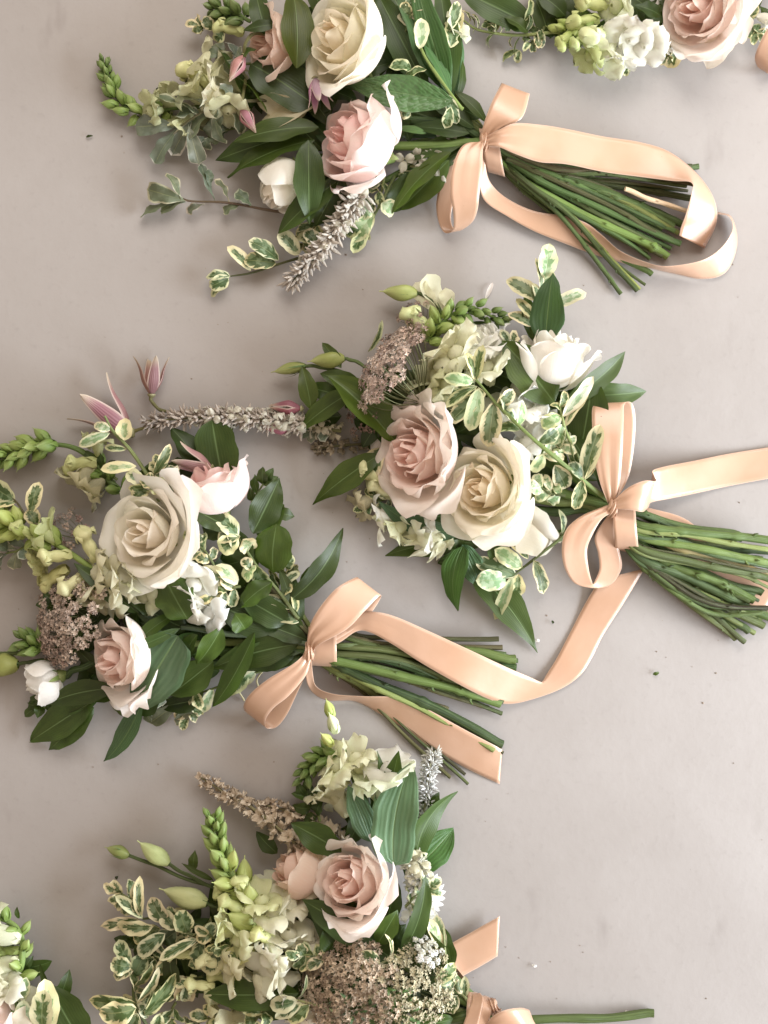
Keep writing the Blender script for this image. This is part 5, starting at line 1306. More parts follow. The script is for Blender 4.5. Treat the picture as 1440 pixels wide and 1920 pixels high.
for b, t, w, o in [((575, 1200, 60), (470, 1160, 72), 40, {'roll': 15}), ((570, 1190, 54), (500, 1110, 60), 34, {}), ((575, 1215, 50), (455, 1200, 62), 38, {'tint': (1.2, 1.25, 0.9)}), ((560, 1170, 50), (550, 1080, 44), 28, {'roll': 30}), ((470, 1060, 80), (430, 985, 84), 44, {}), ((570, 1220, 44), (470, 1250, 40), 40, {})]:
    leaf(D, 'ruscus', b, t, w, **o)

rb = wrap(D, (604, 1172), (606, 1250), (52, 6), 22, 58, 21)
knot(rb, (580, 1222, 86), 14, 12, 80, 3)
strip(rb, [((574, 1216, 84), (588, 1218, 84)), ((580, 1176, 98), (602, 1206, 96)), ((600, 1138, 112), (650, 1180, 106)), ((632, 1102, 114), (684, 1146, 106)), ((667, 1082, 96), (711, 1118, 92)),
           ((668, 1085, 74), (713, 1123, 72)), ((644, 1110, 66), (692, 1154, 64)), ((612, 1150, 64), (654, 1186, 64)), ((584, 1200, 74), (598, 1218, 74))], 'loop', 8, 8, 6.0, 22)
strip(rb, [((572, 1226, 84), (584, 1236, 84)), ((548, 1246, 92), (574, 1266, 90)), ((502, 1274, 88), (542, 1304, 84)), ((470, 1300, 74), (513, 1327, 70)), ((458, 1320, 52), (498, 1350, 48)),
           ((462, 1334, 26), (500, 1366, 24)), ((480, 1338, 12), (519, 1363, 10)), ((508, 1316, 14), (539, 1338, 10)), ((540, 1278, 30), (558, 1298, 26)), ((574, 1240, 66), (582, 1246, 66))], 'loop', 8, 8, 4.0, 23)
strip(rb, [((584, 1212, 76), (592, 1222, 76)), ((626, 1180, 66), (634, 1206, 64)), ((668, 1150, 62), (668, 1184, 60)), ((704, 1147, 64), (694, 1186, 62)), ((741, 1156, 66), (735, 1208, 64)), ((801, 1182, 68), (790, 1243, 66)), ((882, 1219, 60), (862, 1284, 58)), ((950, 1251, 40), (918, 1312, 36)),
           ((996, 1271, 20), (954, 1320, 16)), ((1012, 1278, 12), (1000, 1310, 7)), ((1017, 1277, 8), (1052, 1291, 5)), ((1026, 1262, 5), (1088, 1266, 7)), ((1043, 1235, 4), (1110, 1234, 5)), ((1067, 1190, 4), (1132, 1190, 5)), ((1098, 1130, 6), (1166, 1136, 7)), ((1124, 1086, 14), (1209, 1066, 18))], 'tail', 8, 8, 2.0, 24)
strip(rb, [((584, 1232, 80), (576, 1234, 80)), ((587, 1266, 58), (574, 1274, 54)), ((594, 1290, 40), (586, 1298, 22)), ((626, 1302, 40), (614, 1312, 10)), ((680, 1304, 42), (664, 1314, 8)), ((741, 1307, 40), (716, 1342, 8)), ((790, 1325, 34), (766, 1372, 8)),
           ((850, 1356, 30), (816, 1406, 8)), ((918, 1392, 24), (880, 1444, 6)), ((942, 1406, 16), (937, 1471, 4))], 'tail', 8, 8, 0, 25)
# ------------------------------------------------------------------ bouquet at the bottom
E = bouquet('bouquet', (900, 1880), 'bouquet at the bottom with one blush rose, brown lace flowers and many cream-edged leaves')
stem(E, [(880, 1912, 30), (1000, 1912, 26), (1120, 1908, 18), (1226, 1900, 12)], 8, GREENS[0], nodes=1)
stem(E, [(880, 1930, 30), (1000, 1945, 24), (1150, 1960, 14)], 8, GREENS[1]); stem(E, [(880, 1935, 40), (1000, 1960, 34), (1150, 1990, 24)], 9, GREENS[2])
for pts, r, c in [
    ([(930, 1905, 48), (860, 1872, 60), (800, 1840, 60), (740, 1800, 56)], 8, GREENS[2]), ([(930, 1915, 44), (860, 1895, 56), (790, 1880, 54), (700, 1860, 50)], 8, OLIVE),
    ([(930, 1912, 36), (860, 1862, 50), (820, 1820, 50), (780, 1740, 50)], 7, GREENS[1]), ([(930, 1915, 28), (820, 1870, 30), (700, 1800, 26), (560, 1740, 26)], 8, GREENS[3]),
    ([(930, 1930, 28), (800, 1900, 24), (640, 1860, 20), (460, 1820, 20)], 8, OLIVE), ([(930, 1905, 30), (850, 1830, 34), (790, 1720, 34), (740, 1560, 36)], 7, GREENS[0]), ([(930, 1920, 52), (870, 1905, 66), (830, 1915, 60)], 9, GREENS[2]),
]:
    stem(E, pts, r, c, cut=False)
rose(E, (664, 1652, 100), 76, 160, 54, 'blush', 71, n=21, opn=0.8, tall=1.25, spin=120, ruf=1.3, heroes=[(70, 1.16, 0.02, 0.12, 1.2), (25, 1.1, 0.06, 0.08, 1.0), (130, 1.06, 0.04, 0.05, 1.0)])
rose(E, (560, 1640, 54), 66, 150, 12, 'blush_shaded', 73, n=13, opn=0.6, tall=1.15, spin=30, ruf=1.0)
for b, t, w, o in [((640, 1650, 62), (545, 1606, 66), 60, {'roll': 20}), ((620, 1680, 60), (545, 1640, 58), 56, {}), ((640, 1640, 50), (596, 1560, 50), 40, {'roll': -20})]:
    leaf(E, 'petal', b, t, w, prof='spoon', tint=(0.76, 0.66, 0.48), name='petal', wave=6, arch=12, **o)
# spikes and blossoms along the top
spike(E, [(668, 1470, 50), (650, 1430, 52), (612, 1418, 50), (584, 1434, 46), (564, 1466, 40)], [(0.30, 1.0, 26, BUDS, 32, 22, 0.7, 7, BUDG, DULLG, 'bud')], 81, 'snapdragon', 5)
for i, (b, t, s, c) in enumerate([((640, 1400, 54), (622, 1344, 58), 36, LIME), ((646, 1415, 56), (630, 1372, 66), 40, (0.66, 0.72, 0.46)), ((650, 1425, 60), (622, 1396, 78), 34, (0.50, 0.56, 0.18))]):
    put('bud', BUDS[i], E, dirmat(W(*t), (W(*t) - W(*b)), s * S, 0), c)
for i, (b, t, s, c) in enumerate([
    ((650, 1470, 50), (612, 1446, 56), 62, (0.74, 0.75, 0.50)), ((660, 1450, 56), (632, 1432, 72), 60, (0.78, 0.79, 0.56)), ((680, 1450, 56), (664, 1418, 64), 54, (0.76, 0.76, 0.52)), ((640, 1510, 44), (606, 1470, 44), 54, (0.72, 0.70, 0.46)),
    ((722, 1510, 66), (716, 1440, 84), 78, (0.76, 0.82, 0.60)), ((726, 1480, 60), (730, 1420, 70), 64, WHITEP), ((708, 1500, 60), (694, 1448, 72), 58, (0.72, 0.78, 0.52)), ((650, 1530, 44), (630, 1490, 40), 56, (0.74, 0.74, 0.52)),
    ((500, 1740, 60), (468, 1700, 74), 62, (0.66, 0.70, 0.40)), ((525, 1720, 56), (500, 1660, 64), 66, (0.72, 0.72, 0.52)), ((545, 1730, 50), (540, 1670, 60), 64, (0.74, 0.72, 0.55)), ((540, 1780, 60), (540, 1752, 80), 58, (0.78, 0.76, 0.60)),
    ((514, 1764, 92), (486, 1752, 108), 50, (0.70, 0.74, 0.34)), ((524, 1776, 84), (504, 1796, 100), 56, (0.86, 0.86, 0.76)), ((548, 1800, 76), (524, 1808, 92), 64, (0.80, 0.80, 0.62)), ((560, 1830, 60), (530, 1840, 72), 60, (0.74, 0.72, 0.56)), ((510, 1830, 54), (480, 1840, 62), 58, (0.70, 0.68, 0.50)), ((470, 1760, 66), (420, 1740, 76), 62, (0.66, 0.68, 0.36)),
    ((490, 1780, 54), (450, 1772, 60), 56, (0.62, 0.62, 0.36)), ((450, 1840, 40), (400, 1820, 44), 56, (0.52, 0.54, 0.24)), ((430, 1860, 34), (370, 1880, 30), 56, (0.56, 0.54, 0.28)), ((600, 1900, 50), (560, 1912, 60), 56, (0.72, 0.64, 0.50)), ((470, 1900, 40), (430, 1912, 40), 50, (0.62, 0.60, 0.38)), ((420, 1800, 44), (370, 1790, 44), 52, (0.46, 0.49, 0.2)), ((585, 1780, 56), (580, 1756, 72), 44, (0.76, 0.72, 0.58))]):
    one(E, 'blossom', SNAP[(i + 1) % 5], b, t, c, i * 1.7, s)
spike(E, [(512, 1772, 70), (470, 1706, 76), (438, 1650, 74), (416, 1600, 70), (404, 1560, 66), (398, 1526, 62)],
      [(0.05, 0.5, 9, BUDS, 60, 48, 0.75, 7, (0.48, 0.54, 0.20), LIME, 'bud'), (0.42, 1.0, 22, BUDS, 38, 22, 0.6, 7, BUDL, BUDG, 'bud')], 82, 'snapdragon', 6.5, (0.24, 0.32, 0.09))
lisibud(E, (316, 1620, 40), (257, 1576, 40), 30, (0.48, 0.56, 0.26), 12, [(316, 1620, 40), (350, 1640, 40), (396, 1662, 42)])
lisibud(E, (242, 1604, 30), (196, 1588, 28), 22, (0.22, 0.26, 0.08), 13, [(242, 1604, 30), (290, 1622, 32), (340, 1644, 36), (400, 1664, 40)], 0.9)
lisibud(E, (388, 1694, 54), (298, 1666, 46), 36, (0.50, 0.54, 0.27), 14, [(388, 1694, 54), (420, 1706, 54), (450, 1716, 50)], 0.4)
leaf(E, 'ruscus', (362, 1630, 40), (366, 1594, 46), 20, tint=(1.3, 1.2, 0.9)); leaf(E, 'ruscus', (400, 1650, 50), (340, 1618, 52), 12)
for p, sd in [([(600, 1632, 40), (540, 1570, 36), (470, 1512, 30), (420, 1486, 24), (372, 1456, 18)], 83), ([(640, 1580, 34), (580, 1540, 30), (530, 1518, 26), (490, 1508, 22)], 84)]:
    spike(E, p, [(0.0, 1.0, 46 if sd == 83 else 26, BRACT, 40, 17, 1.0, 6, (0.74, 0.63, 0.48), (0.62, 0.50, 0.38), 'bract')], sd, 'pale_spike', 4, (0.22, 0.18, 0.10))
spike(E, [(792, 1560, 40), (798, 1500, 44), (804, 1450, 42), (814, 1408, 36)], [(0.0, 1.0, 56, WOOL, 19, 14, 1.1, 5, (0.66, 0.63, 0.52), (0.60, 0.55, 0.46), 'floret')], 85, 'sage_spike', 4, (0.3, 0.28, 0.18))
spike(E, [(780, 1720, 60), (790, 1670, 66), (782, 1630, 70), (770, 1606, 72)], [(0.0, 1.0, 22, WHITEF, 42, 30, 1.1, 7, (0.84, 0.84, 0.78), (0.72, 0.70, 0.48), 'floret'), (0.4, 1.0, 20, WOOL, 26, 20, 0.9, 5, (0.66, 0.62, 0.5), (0.62, 0.57, 0.4), 'floret')], 86, 'sage_spike', 4, (0.3, 0.28, 0.18))
daisy = stem(E, [(790, 1720, 56), (798, 1700, 66)], 4, LIME, 'daisy', cut=False)
for k in range(11):
    a = math.radians(-100 + k * 15); leaf(daisy, 'petal', (792, 1676, 66), (792 + 44 * math.cos(a), 1676 - 50 * math.sin(a), 60 - k % 3 * 8), 13, prof='strap', tint=(0.88, 0.88, 0.86), name='petal')

umbel(E, (652, 1838, 84), 98, 165, 56, 87, n=54, per=28, col1=(0.30, 0.22, 0.16), col2=(0.50, 0.41, 0.31), fl=0.031)
umbel(E, (768, 1852, 104), 80, 30, 70, 88, n=34, per=24, col1=(0.32, 0.28, 0.17), col2=(0.54, 0.50, 0.36), fl=0.032)
umbel(E, (800, 1784, 110), 30, 60, 30, 89, hub=(794, 1826, 96), n=16, per=16, col1=(0.62, 0.62, 0.52), col2=(0.80, 0.80, 0.74), dome=0.3, fl=0.08)
rng = random.Random(5)
for k in range(26):
    x, y = rng.uniform(640, 790), rng.uniform(1850, 1915); a = rng.uniform(0, 6.28); L = rng.uniform(18, 34)
    leaf(E, 'ribbed', (x, y, 134), (x + L * math.cos(a), y + L * math.sin(a), 138 + rng.uniform(-8, 10)), 6, prof='lance', tint=(1.5, 1.6, 0.9) if x > 720 else (0.9, 0.9, 0.6), name='frond')
for m, b, t, w, o in [
    ('ruscus', (640, 1598, 76), (546, 1544, 70), 54, {'arch': 10, 'side': 5, 'tint': (1.0, 1.1, 0.8)}), ('ribbed', (696, 1578, 84), (652, 1474, 88), 48, {'corr': 1.6, 'roll': 15, 'tint': (1.1, 1.15, 1.1)}), ('ribbed', (738, 1622, 104), (770, 1434, 100), 84, {'corr': 2.0, 'arch': 14, 'side': -14, 'prof': 'strap', 'tint': (1.35, 1.35, 1.35)}),
    ('ruscus', (696, 1560, 74), (708, 1408, 78), 34, {'roll': 30, 'side': 8}), ('ruscus', (726, 1530, 76), (748, 1408, 82), 40, {'roll': -25, 'tint': (1.0, 1.2, 0.7)}), ('ruscus', (780, 1626, 66), (858, 1484, 46), 50, {'side': -24, 'twist': 60, 'arch': 12, 'tint': (1.3, 1.45, 1.3)}),
    ('ribbed', (774, 1632, 56), (850, 1552, 26), 62, {'arch': 12, 'corr': 1.0, 'tint': (0.55, 0.85, 0.25)}), ('ruscus', (712, 1770, 92), (566, 1688, 98), 62, {'arch': 14, 'roll': 8, 'tint': (0.95, 1.0, 1.0)}), ('ruscus', (716, 1752, 86), (600, 1676, 92), 56, {'arch': 10, 'roll': -15, 'tint': (0.8, 0.85, 0.85)}),
    ('ruscus', (690, 1772, 80), (582, 1722, 96), 74, {'arch': 12, 'tint': (0.85, 0.95, 0.75)}), ('ruscus', (640, 1775, 88), (610, 1735, 98), 60, {'tint': (0.9, 1.1, 0.7)}), ('ruscus', (752, 1790, 98), (798, 1640, 104), 40, {'roll': 20, 'side': 10, 'tint': (1.1, 1.15, 1.2)}),
    ('ruscus', (838, 1850, 62), (768, 1720, 86), 70, {'arch': 12}), ('ruscus', (832, 1830, 56), (812, 1722, 70), 62, {'arch': 10}), ('ruscus', (708, 1770, 104), (746, 1706, 110), 40, {'tint': (1.3, 1.4, 0.8)}), ('ruscus', (740, 1800, 84), (690, 1760, 90), 46, {}), ('ruscus', (800, 1836, 80), (790, 1770, 92), 34, {'tint': (1.2, 1.2, 1.2)}),
    ('ruscus', (560, 1862, 84), (382, 1866, 70), 58, {'arch': 12, 'roll': 12, 'tint': (1.0, 1.05, 0.7)}), ('ruscus', (560, 1890, 60), (430, 1870, 56), 56, {'tint': (0.8, 0.85, 0.6)}), ('ruscus', (850, 1910, 84), (760, 1916, 88), 40, {'arch': 14, 'tint': (1.2, 1.4, 0.7)}), ('ruscus', (640, 1640, 60), (600, 1690, 50), 50, {}),
    ('ruscus', (770, 1560, 60), (722, 1532, 84), 44, {'tint': (1.2, 1.3, 0.7)}), ('ruscus', (520, 1600, 30), (480, 1560, 26), 30, {'tint': (0.7, 0.7, 0.6)}),
]:
    leaf(E, m, b, t, w, **o)
sprig(E, [(470, 1780, 60), (400, 1766, 66), (340, 1744, 68), (290, 1724, 64), (268, 1722, 60)], 4.0, (0.10, 0.11, 0.04), [
    (312, 1730, 70, 282, 1684, 78, 42, {'arch': 8}), (268, 1722, 60, 216, 1680, 58, 24, {'roll': 30}), (264, 1720, 60, 262, 1642, 58, 24, {'roll': 30, 'side': -5}), (262, 1716, 60, 248, 1686, 60, 14, {}), (262, 1724, 58, 188, 1738, 52, 26, {'roll': 20, 'wave': 4}),
    (288, 1738, 66, 218, 1734, 70, 40, {'arch': 8, 'roll': -10}), (310, 1750, 66, 258, 1790, 58, 36, {'roll': 15}), (330, 1742, 70, 306, 1706, 74, 36, {'roll': -20}), (350, 1750, 70, 336, 1706, 76, 42, {'roll': 10}), (360, 1756, 68, 396, 1720, 70, 30, {'roll': 40}), (372, 1760, 70, 298, 1800, 76, 26, {'roll': 35}),
    (420, 1774, 70, 386, 1828, 74, 44, {'roll': 10}), (380, 1765, 68, 368, 1816, 70, 40, {'roll': 25}), (480, 1784, 76, 416, 1798, 86, 38, {'roll': 20, 'wave': 4}), (330, 1745, 56, 300, 1770, 44, 50, {'tint': (0.6, 0.6, 0.6)}), (360, 1756, 52, 320, 1790, 40, 50, {'tint': (0.6, 0.65, 0.6)}),
    (420, 1780, 60, 352, 1812, 52, 32, {}), (300, 1740, 50, 250, 1760, 40, 44, {}), (400, 1770, 60, 400, 1730, 66, 30, {'roll': 30}),
], 'varieg')
sprig(E, [(300, 1960, 50), (256, 1890, 54), (250, 1840, 54), (246, 1806, 52)], 3.4, (0.09, 0.11, 0.04), [
    (246, 1812, 54, 208, 1806, 60, 40, {'roll': 10}), (244, 1802, 54, 222, 1762, 54, 34, {}), (250, 1820, 54, 212, 1830, 46, 26, {'roll': 20}), (252, 1850, 56, 286, 1806, 60, 24, {'roll': 40}), (254, 1860, 54, 240, 1816, 54, 28, {'roll': 55}), (256, 1880, 58, 298, 1814, 62, 26, {'roll': 45}), (256, 1882, 56, 166, 1876, 56, 38, {'arch': 10}),
    (256, 1890, 66, 186, 1900, 70, 62, {'arch': 10, 'mat': 'varieg', 'roll': -10}), (258, 1900, 60, 240, 1950, 50, 44, {}), (262, 1900, 60, 286, 1850, 58, 22, {'roll': 60}),
    (270, 1905, 56, 330, 1826, 56, 36, {'roll': 15, 'wave': 3}), (300, 1900, 48, 294, 1922, 40, 30, {}), (276, 1910, 50, 262, 1880, 44, 22, {'roll': 30}), (350, 1830, 46, 346, 1880, 30, 44, {}), (252, 1830, 50, 270, 1790, 46, 40, {}),
], 'varieg')
sprig(E, [(760, 1800, 100), (735, 1800, 112), (712, 1806, 118)], 2.6, (0.35, 0.36, 0.18), [(712, 1800, 118, 672, 1790, 122, 32, {'roll': 20}), (714, 1806, 118, 676, 1814, 122, 22, {'roll': 25, 'mat': 'varieg_pale'}), (724, 1808, 116, 680, 1822, 116, 14, {}), (728, 1800, 114, 722, 1752, 120, 16, {'roll': 50, 'side': 5}), (740, 1798, 112, 735, 1790, 118, 26, {})], 'varieg')
sprig(E, [(880, 1880, 66), (852, 1842, 80), (838, 1806, 88), (830, 1740, 84)], 3.2, (0.30, 0.32, 0.14), [(850, 1836, 86, 814, 1838, 100, 28, {'roll': 30}), (816, 1842, 98, 852, 1806, 96, 30, {'roll': 10}), (846, 1850, 84, 812, 1868, 94, 26, {'roll': 30}), (858, 1868, 78, 838, 1900, 84, 34, {'roll': 20}), (850, 1850, 80, 862, 1846, 70, 30, {}), (828, 1790, 80, 802, 1722, 84, 28, {'roll': 35, 'mat': 'varieg_pale'}), (832, 1780, 72, 818, 1716, 70, 30, {'mat': 'varieg_pale'}), (870, 1870, 70, 872, 1830, 70, 20, {})], 'varieg')
sprig(E, [(640, 1900, 84), (590, 1884, 96), (556, 1874, 100)], 3.0, (0.30, 0.32, 0.14), [(558, 1876, 102, 506, 1886, 104, 38, {'roll': 15}), (556, 1872, 102, 574, 1828, 112, 14, {'roll': 60, 'mat': 'varieg_pale'}), (566, 1880, 98, 516, 1908, 96, 26, {}), (580, 1884, 96, 540, 1912, 90, 34, {})], 'varieg')
fill(E, [(640, 1880, 8, 50), (720, 1900, 6, 40), (600, 1720, 7, 60), (660, 1760, 6, 50), (480, 1800, 6, 60), (380, 1800, 6, 50), (740, 1760, 5, 50), (700, 1540, 5, 40), (800, 1820, 5, 40), (560, 1870, 5, 60), (320, 1780, 3, 40), (450, 1720, 4, 40)], 'ruscus', 33, (14, 44))

for i, (x, y, g, m, z) in enumerate([(340, 1790, 190, 'varieg', (46, 40)), (370, 1740, 160, 'varieg', (50, 44)), (300, 1850, 220, 'varieg', (44, 24)), (380, 1830, 210, 'varieg', (50, 34)), (420, 1900, 200, 'varieg', (44, 34)), (330, 1880, 250, 'varieg', (40, 26)), (300, 1760, 180, 'ruscus', (34, 26)), (440, 1780, 150, 'varieg', (80, 84)), (600, 1540, 120, 'ruscus', (44, 36)), (780, 1560, 60, 'ruscus', (44, 34)), (760, 1700, 40, 'varieg', (84, 84)), (500, 1890, 230, 'varieg', (70, 64)), (620, 1800, 170, 'varieg', (96, 104)), (270, 1700, 150, 'varieg', (48, 44))]):
    tuft(E, x, y, g, 390 + i, m, 3, 38, 28, z, 56)

rb = wrap(E, (900, 1862), (892, 1962), (44, 14), 26, 60, 31)
strip(rb, [((884, 1862, 60), (900, 1860, 62)), ((884, 1876, 84), (906, 1872, 86)), ((876, 1900, 96), (902, 1898, 100)), ((862, 1940, 96), (892, 1938, 98))], 'pleat', 8, 8, 0, 32)
strip(rb, [((902, 1868, 62), (916, 1872, 60)), ((904, 1882, 86), (922, 1886, 84)), ((898, 1906, 96), (918, 1910, 94)), ((884, 1944, 96), (906, 1946, 94))], 'pleat', 8, 8, 0, 33)
knot(rb, (926, 1890, 84), 14, 10, 120, 5)
strip(rb, [((906, 1930, 90), (920, 1940, 90)), ((920, 1910, 106), (950, 1950, 106)), ((942, 1896, 110), (985, 1940, 108)), ((966, 1890, 100), (1000, 1935, 96)), ((984, 1891, 74), (1008, 1930, 70)), ((991, 1902, 48), (1004, 1950, 48)), ((960, 1940, 40), (980, 1970, 40)), ((920, 1940, 70), (930, 1950, 70))], 'loop', 8, 8, 4.0, 34)
strip(rb, [((888, 1890, 60), (906, 1900, 60)), ((850, 1806, 30), (884, 1846, 26)), ((834, 1780, 20), (866, 1834, 16)), ((884, 1748, 16), (900, 1812, 12)), ((937, 1717, 16), (933, 1792, 10))][1:], 'tail', 8, 8, 0, 35)

for i, (b, t, s, c) in enumerate([
    ((470, 1690, 84), (452, 1650, 92), 50, (0.60, 0.66, 0.30)), ((462, 1710, 84), (420, 1690, 92), 54, (0.58, 0.62, 0.28)), ((490, 1720, 84), (488, 1672, 98), 56, (0.70, 0.74, 0.40)), ((455, 1745, 80), (408, 1738, 88), 56, (0.66, 0.70, 0.36)), ((480, 1752, 84), (446, 1760, 96), 54, (0.72, 0.74, 0.46)),
    ((440, 1700, 80), (400, 1668, 80), 46, (0.50, 0.56, 0.22)), ((420, 1810, 66), (390, 1800, 76), 48, (0.66, 0.66, 0.38)), ((400, 1850, 56), (360, 1846, 60), 48, (0.60, 0.60, 0.30)), ((460, 1800, 74), (440, 1812, 84), 52, (0.72, 0.70, 0.46)), ((360, 1790, 60), (330, 1786, 64), 42, (0.52, 0.54, 0.26)), ((520, 1740, 80), (512, 1706, 92), 56, (0.80, 0.80, 0.62))]):
    one(E, 'blossom', SNAP[(i + 3) % 5], b, t, c, i * 2.1, s)
# ------------------------------------------------------------------ bouquet cut off at the top right
B = bouquet('bouquet', (1450, 40), 'bouquet cut off by the top edge, blush rose with white petals and lime snapdragons')
rose(B, (1316, 14, 84), 92, 196, 40, 'blush', 91, n=19, opn=0.8, tall=1.0, spin=40, ruf=1.1, heroes=[(40, 1.06, 0.12, 0.06, 1.1), (95, 1.04, 0.05, 0.05, 1.1)])
leaf(B, 'petal', (1362, 40, 60), (1326, 128, 30), 66, prof='strap', arch=16, roll=20, fold=0.3, curl=0.35, tint=(0.88, 0.80, 0.68), name='petal')
leaf(B, 'petal', (1372, 10, 64), (1392, 82, 40), 50, prof='strap', arch=10, roll=-20, tint=(0.88, 0.79, 0.70), name='petal', wave=3)
for i, (b, t, s, c) in enumerate([
    ((1075, 60, 60), (1052, 78, 70), 52, (0.46, 0.54, 0.18)), ((1100, 66, 66), (1074, 84, 80), 50, (0.52, 0.62, 0.26)), ((1130, 84, 60), (1086, 122, 54), 60, (0.60, 0.68, 0.28)), ((1135, 60, 70), (1118, 66, 92), 70, (0.66, 0.72, 0.40)), ((1150, 80, 64), (1138, 104, 70), 60, (0.80, 0.83, 0.62)), ((1165, 88, 56), (1160, 106, 60), 52, WHITEP),
    ((1200, 50, 76), (1186, 66, 92), 70, WHITEP), ((1224, 60, 74), (1212, 78, 88), 70, (0.84, 0.85, 0.76)), ((1140, 10, 60), (1110, 6, 72), 76, (0.60, 0.64, 0.30)), ((1120, 36, 60), (1088, 40, 72), 66, (0.52, 0.58, 0.24)), ((1180, 10, 60), (1160, 10, 80), 70, (0.70, 0.74, 0.5)), ((1420, 30, 40), (1440, 36, 44), 40, WHITEP)]):
    one(B, 'blossom', SNAP[i % 5], b, t, c, i * 1.2, s * 0.82)
for k in range(7):
    leaf(B, 'petal', (1228 - k * 3, 74, 60), (1216 + k * 8, 112 - abs(k - 3) * 4, 40), 12, prof='strap', tint=(0.87, 0.88, 0.84), name='petal')
spike(B, [(1130, 30, 50), (1085, 52, 54), (1050, 64, 50)], [(0.2, 1.0, 14, BUDS, 36, 28, 0.9, 7, BUDG, LIME, 'bud')], 92, 'snapdragon', 5)
sprig(B, [(1040, 60, 40), (1000, 64, 36), (950, 66, 32), (900, 56, 30), (866, 36, 28)], 3.6, (0.24, 0.28, 0.10), [
    (928, 62, 32, 926, 20, 40, 16, {'roll': 50}), (928, 62, 34, 914, 44, 42, 14, {'roll': 40}), (930, 64, 32, 912, 86, 28, 14, {'roll': 60}), (926, 64, 32, 918, 90, 22, 12, {'roll': 50}), (936, 64, 34, 932, 30, 44, 14, {'roll': 70}), (976, 68, 32, 968, 110, 14, 8, {'roll': 60}), (974, 96, 14, 942, 116, 8, 22, {'roll': 30}), (974, 94, 14, 968, 118, 6, 18, {}), (964, 66, 32, 962, 90, 22, 8, {'roll': 70}), (992, 66, 34, 990, 90, 20, 6, {'roll': 70}),
    (900, 56, 30, 880, 34, 36, 10, {'roll': 60}), (890, 50, 30, 872, 30, 32, 9, {'roll': 50}), (905, 58, 30, 886, 66, 22, 10, {'roll': 60}), (880, 44, 28, 866, 20, 34, 10, {'roll': 50}), (895, 54, 30, 884, 26, 38, 8, {'roll': 50}), (870, 36, 28, 848, 40, 22, 12, {}), (982, 40, 46, 994, -6, 50, 22, {'roll': 40}), (985, 60, 40, 994, 26, 46, 14, {'roll': 50}), (1010, 56, 40, 1016, 90, 30, 18, {})], 'varieg')
for m, b, t, w, o in [
    ('ruscus', (1000, 50, 40), (856, -22, 46), 60, {'tint': (1.1, 1.15, 1.4), 'arch': 10}), ('ruscus', (985, 58, 36), (930, 14, 40), 36, {'tint': (1.2, 1.3, 1.1)}), ('ruscus', (990, 62, 44), (946, 34, 48), 30, {'roll': 20}), ('ruscus', (1030, 70, 30), (1000, -10, 40), 40, {'tint': (0.8, 0.8, 0.6)}), ('ruscus', (1060, 70, 30), (1030, 10, 40), 50, {'tint': (0.9, 0.9, 0.6)}),
    ('ruscus', (1220, 20, 60), (1160, -20, 70), 40, {}), ('ruscus', (1240, 30, 70), (1190, 10, 80), 30, {}), ('varieg', (1274, 60, 40), (1252, 126, 14), 50, {'roll': 10}), ('varieg', (1200, 84, 30), (1186, 108, 16), 30, {}), ('varieg', (1390, 20, 40), (1422, -10, 40), 26, {'roll': 40}), ('varieg', (1396, 36, 36), (1420, 6, 40), 20, {'roll': 50}), ('ruscus', (1060, 30, 50), (1006, -14, 60), 40, {'tint': (0.8, 0.85, 0.6)}), ('ruscus', (1440, 50, 20), (1425, 10, 26), 20, {}),
]:
    leaf(B, m, b, t, w, **o)
fill(B, [(1060, 20, 4, 40), (1160, 30, 5, 40), (1230, 20, 4, 40), (1400, -20, 3, 40)], 'ruscus', 44, (14, 40))
for i, (x, y, g) in enumerate([(960, 30, 200), (1020, 50, 230), (1180, 90, 250), (1270, 70, 240), (1400, 30, 300)]):
    tuft(B, x, y, g, 430 + i, 'varieg', 3, 26, 18, (40, 24), 40)
rb = wrap(B, (1500, -20), (1520, 60), (40, 10), 22, 50, 41)
strip(rb, [((1500, 20, 70), (1505, 40, 70)), ((1462, 26, 80), (1486, 70, 76)), ((1436, 58, 70), (1470, 96, 64)), ((1418, 96, 46), (1452, 128, 42)), ((1415, 116, 24), (1440, 138, 22)), ((1428, 130, 10), (1452, 140, 10)), ((1460, 100, 14), (1480, 120, 14)), ((1500, 40, 50), (1510, 50, 50))], 'loop', 8, 8, 3, 42)

# ------------------------------------------------------------------ bouquet peeping in at the bottom left
F = bouquet('bouquet', (-40, 2000), 'bouquet peeping in at the lower left corner, arching green snapdragon stem and dark leaf')
spike(F, [(20, 1900, 50), (30, 1850, 60), (42, 1800, 60), (40, 1760, 58), (24, 1734, 54), (-10, 1722, 50), (-40, 1720, 44)], [(0.2, 0.95, 12, BUDS, 34, 32, 1.0, 5, BUDL, BUDG, 'bud')], 95, 'snapdragon', 8, (0.22, 0.32, 0.09))
for i, (b, t, s, c) in enumerate([((36, 1760, 66), (-2, 1752, 74), 66, (0.76, 0.80, 0.60)), ((36, 1800, 60), (0, 1812, 66), 60, (0.78, 0.80, 0.58)), ((30, 1830, 60), (-4, 1834, 66), 56, (0.82, 0.82, 0.66)), ((36, 1780, 60), (8, 1786, 50), 40, (0.30, 0.38, 0.12)), ((30, 1870, 60), (10, 1860, 76), 56, (0.84, 0.84, 0.72))]):
    one(F, 'blossom', SNAP[i % 5], b, t, c, i * 1.2, s)
rose(F, (-20, 1910, 70), 72, 150, 40, 'blush', 97, n=14, opn=0.8, tall=1.0, ruf=1.2)
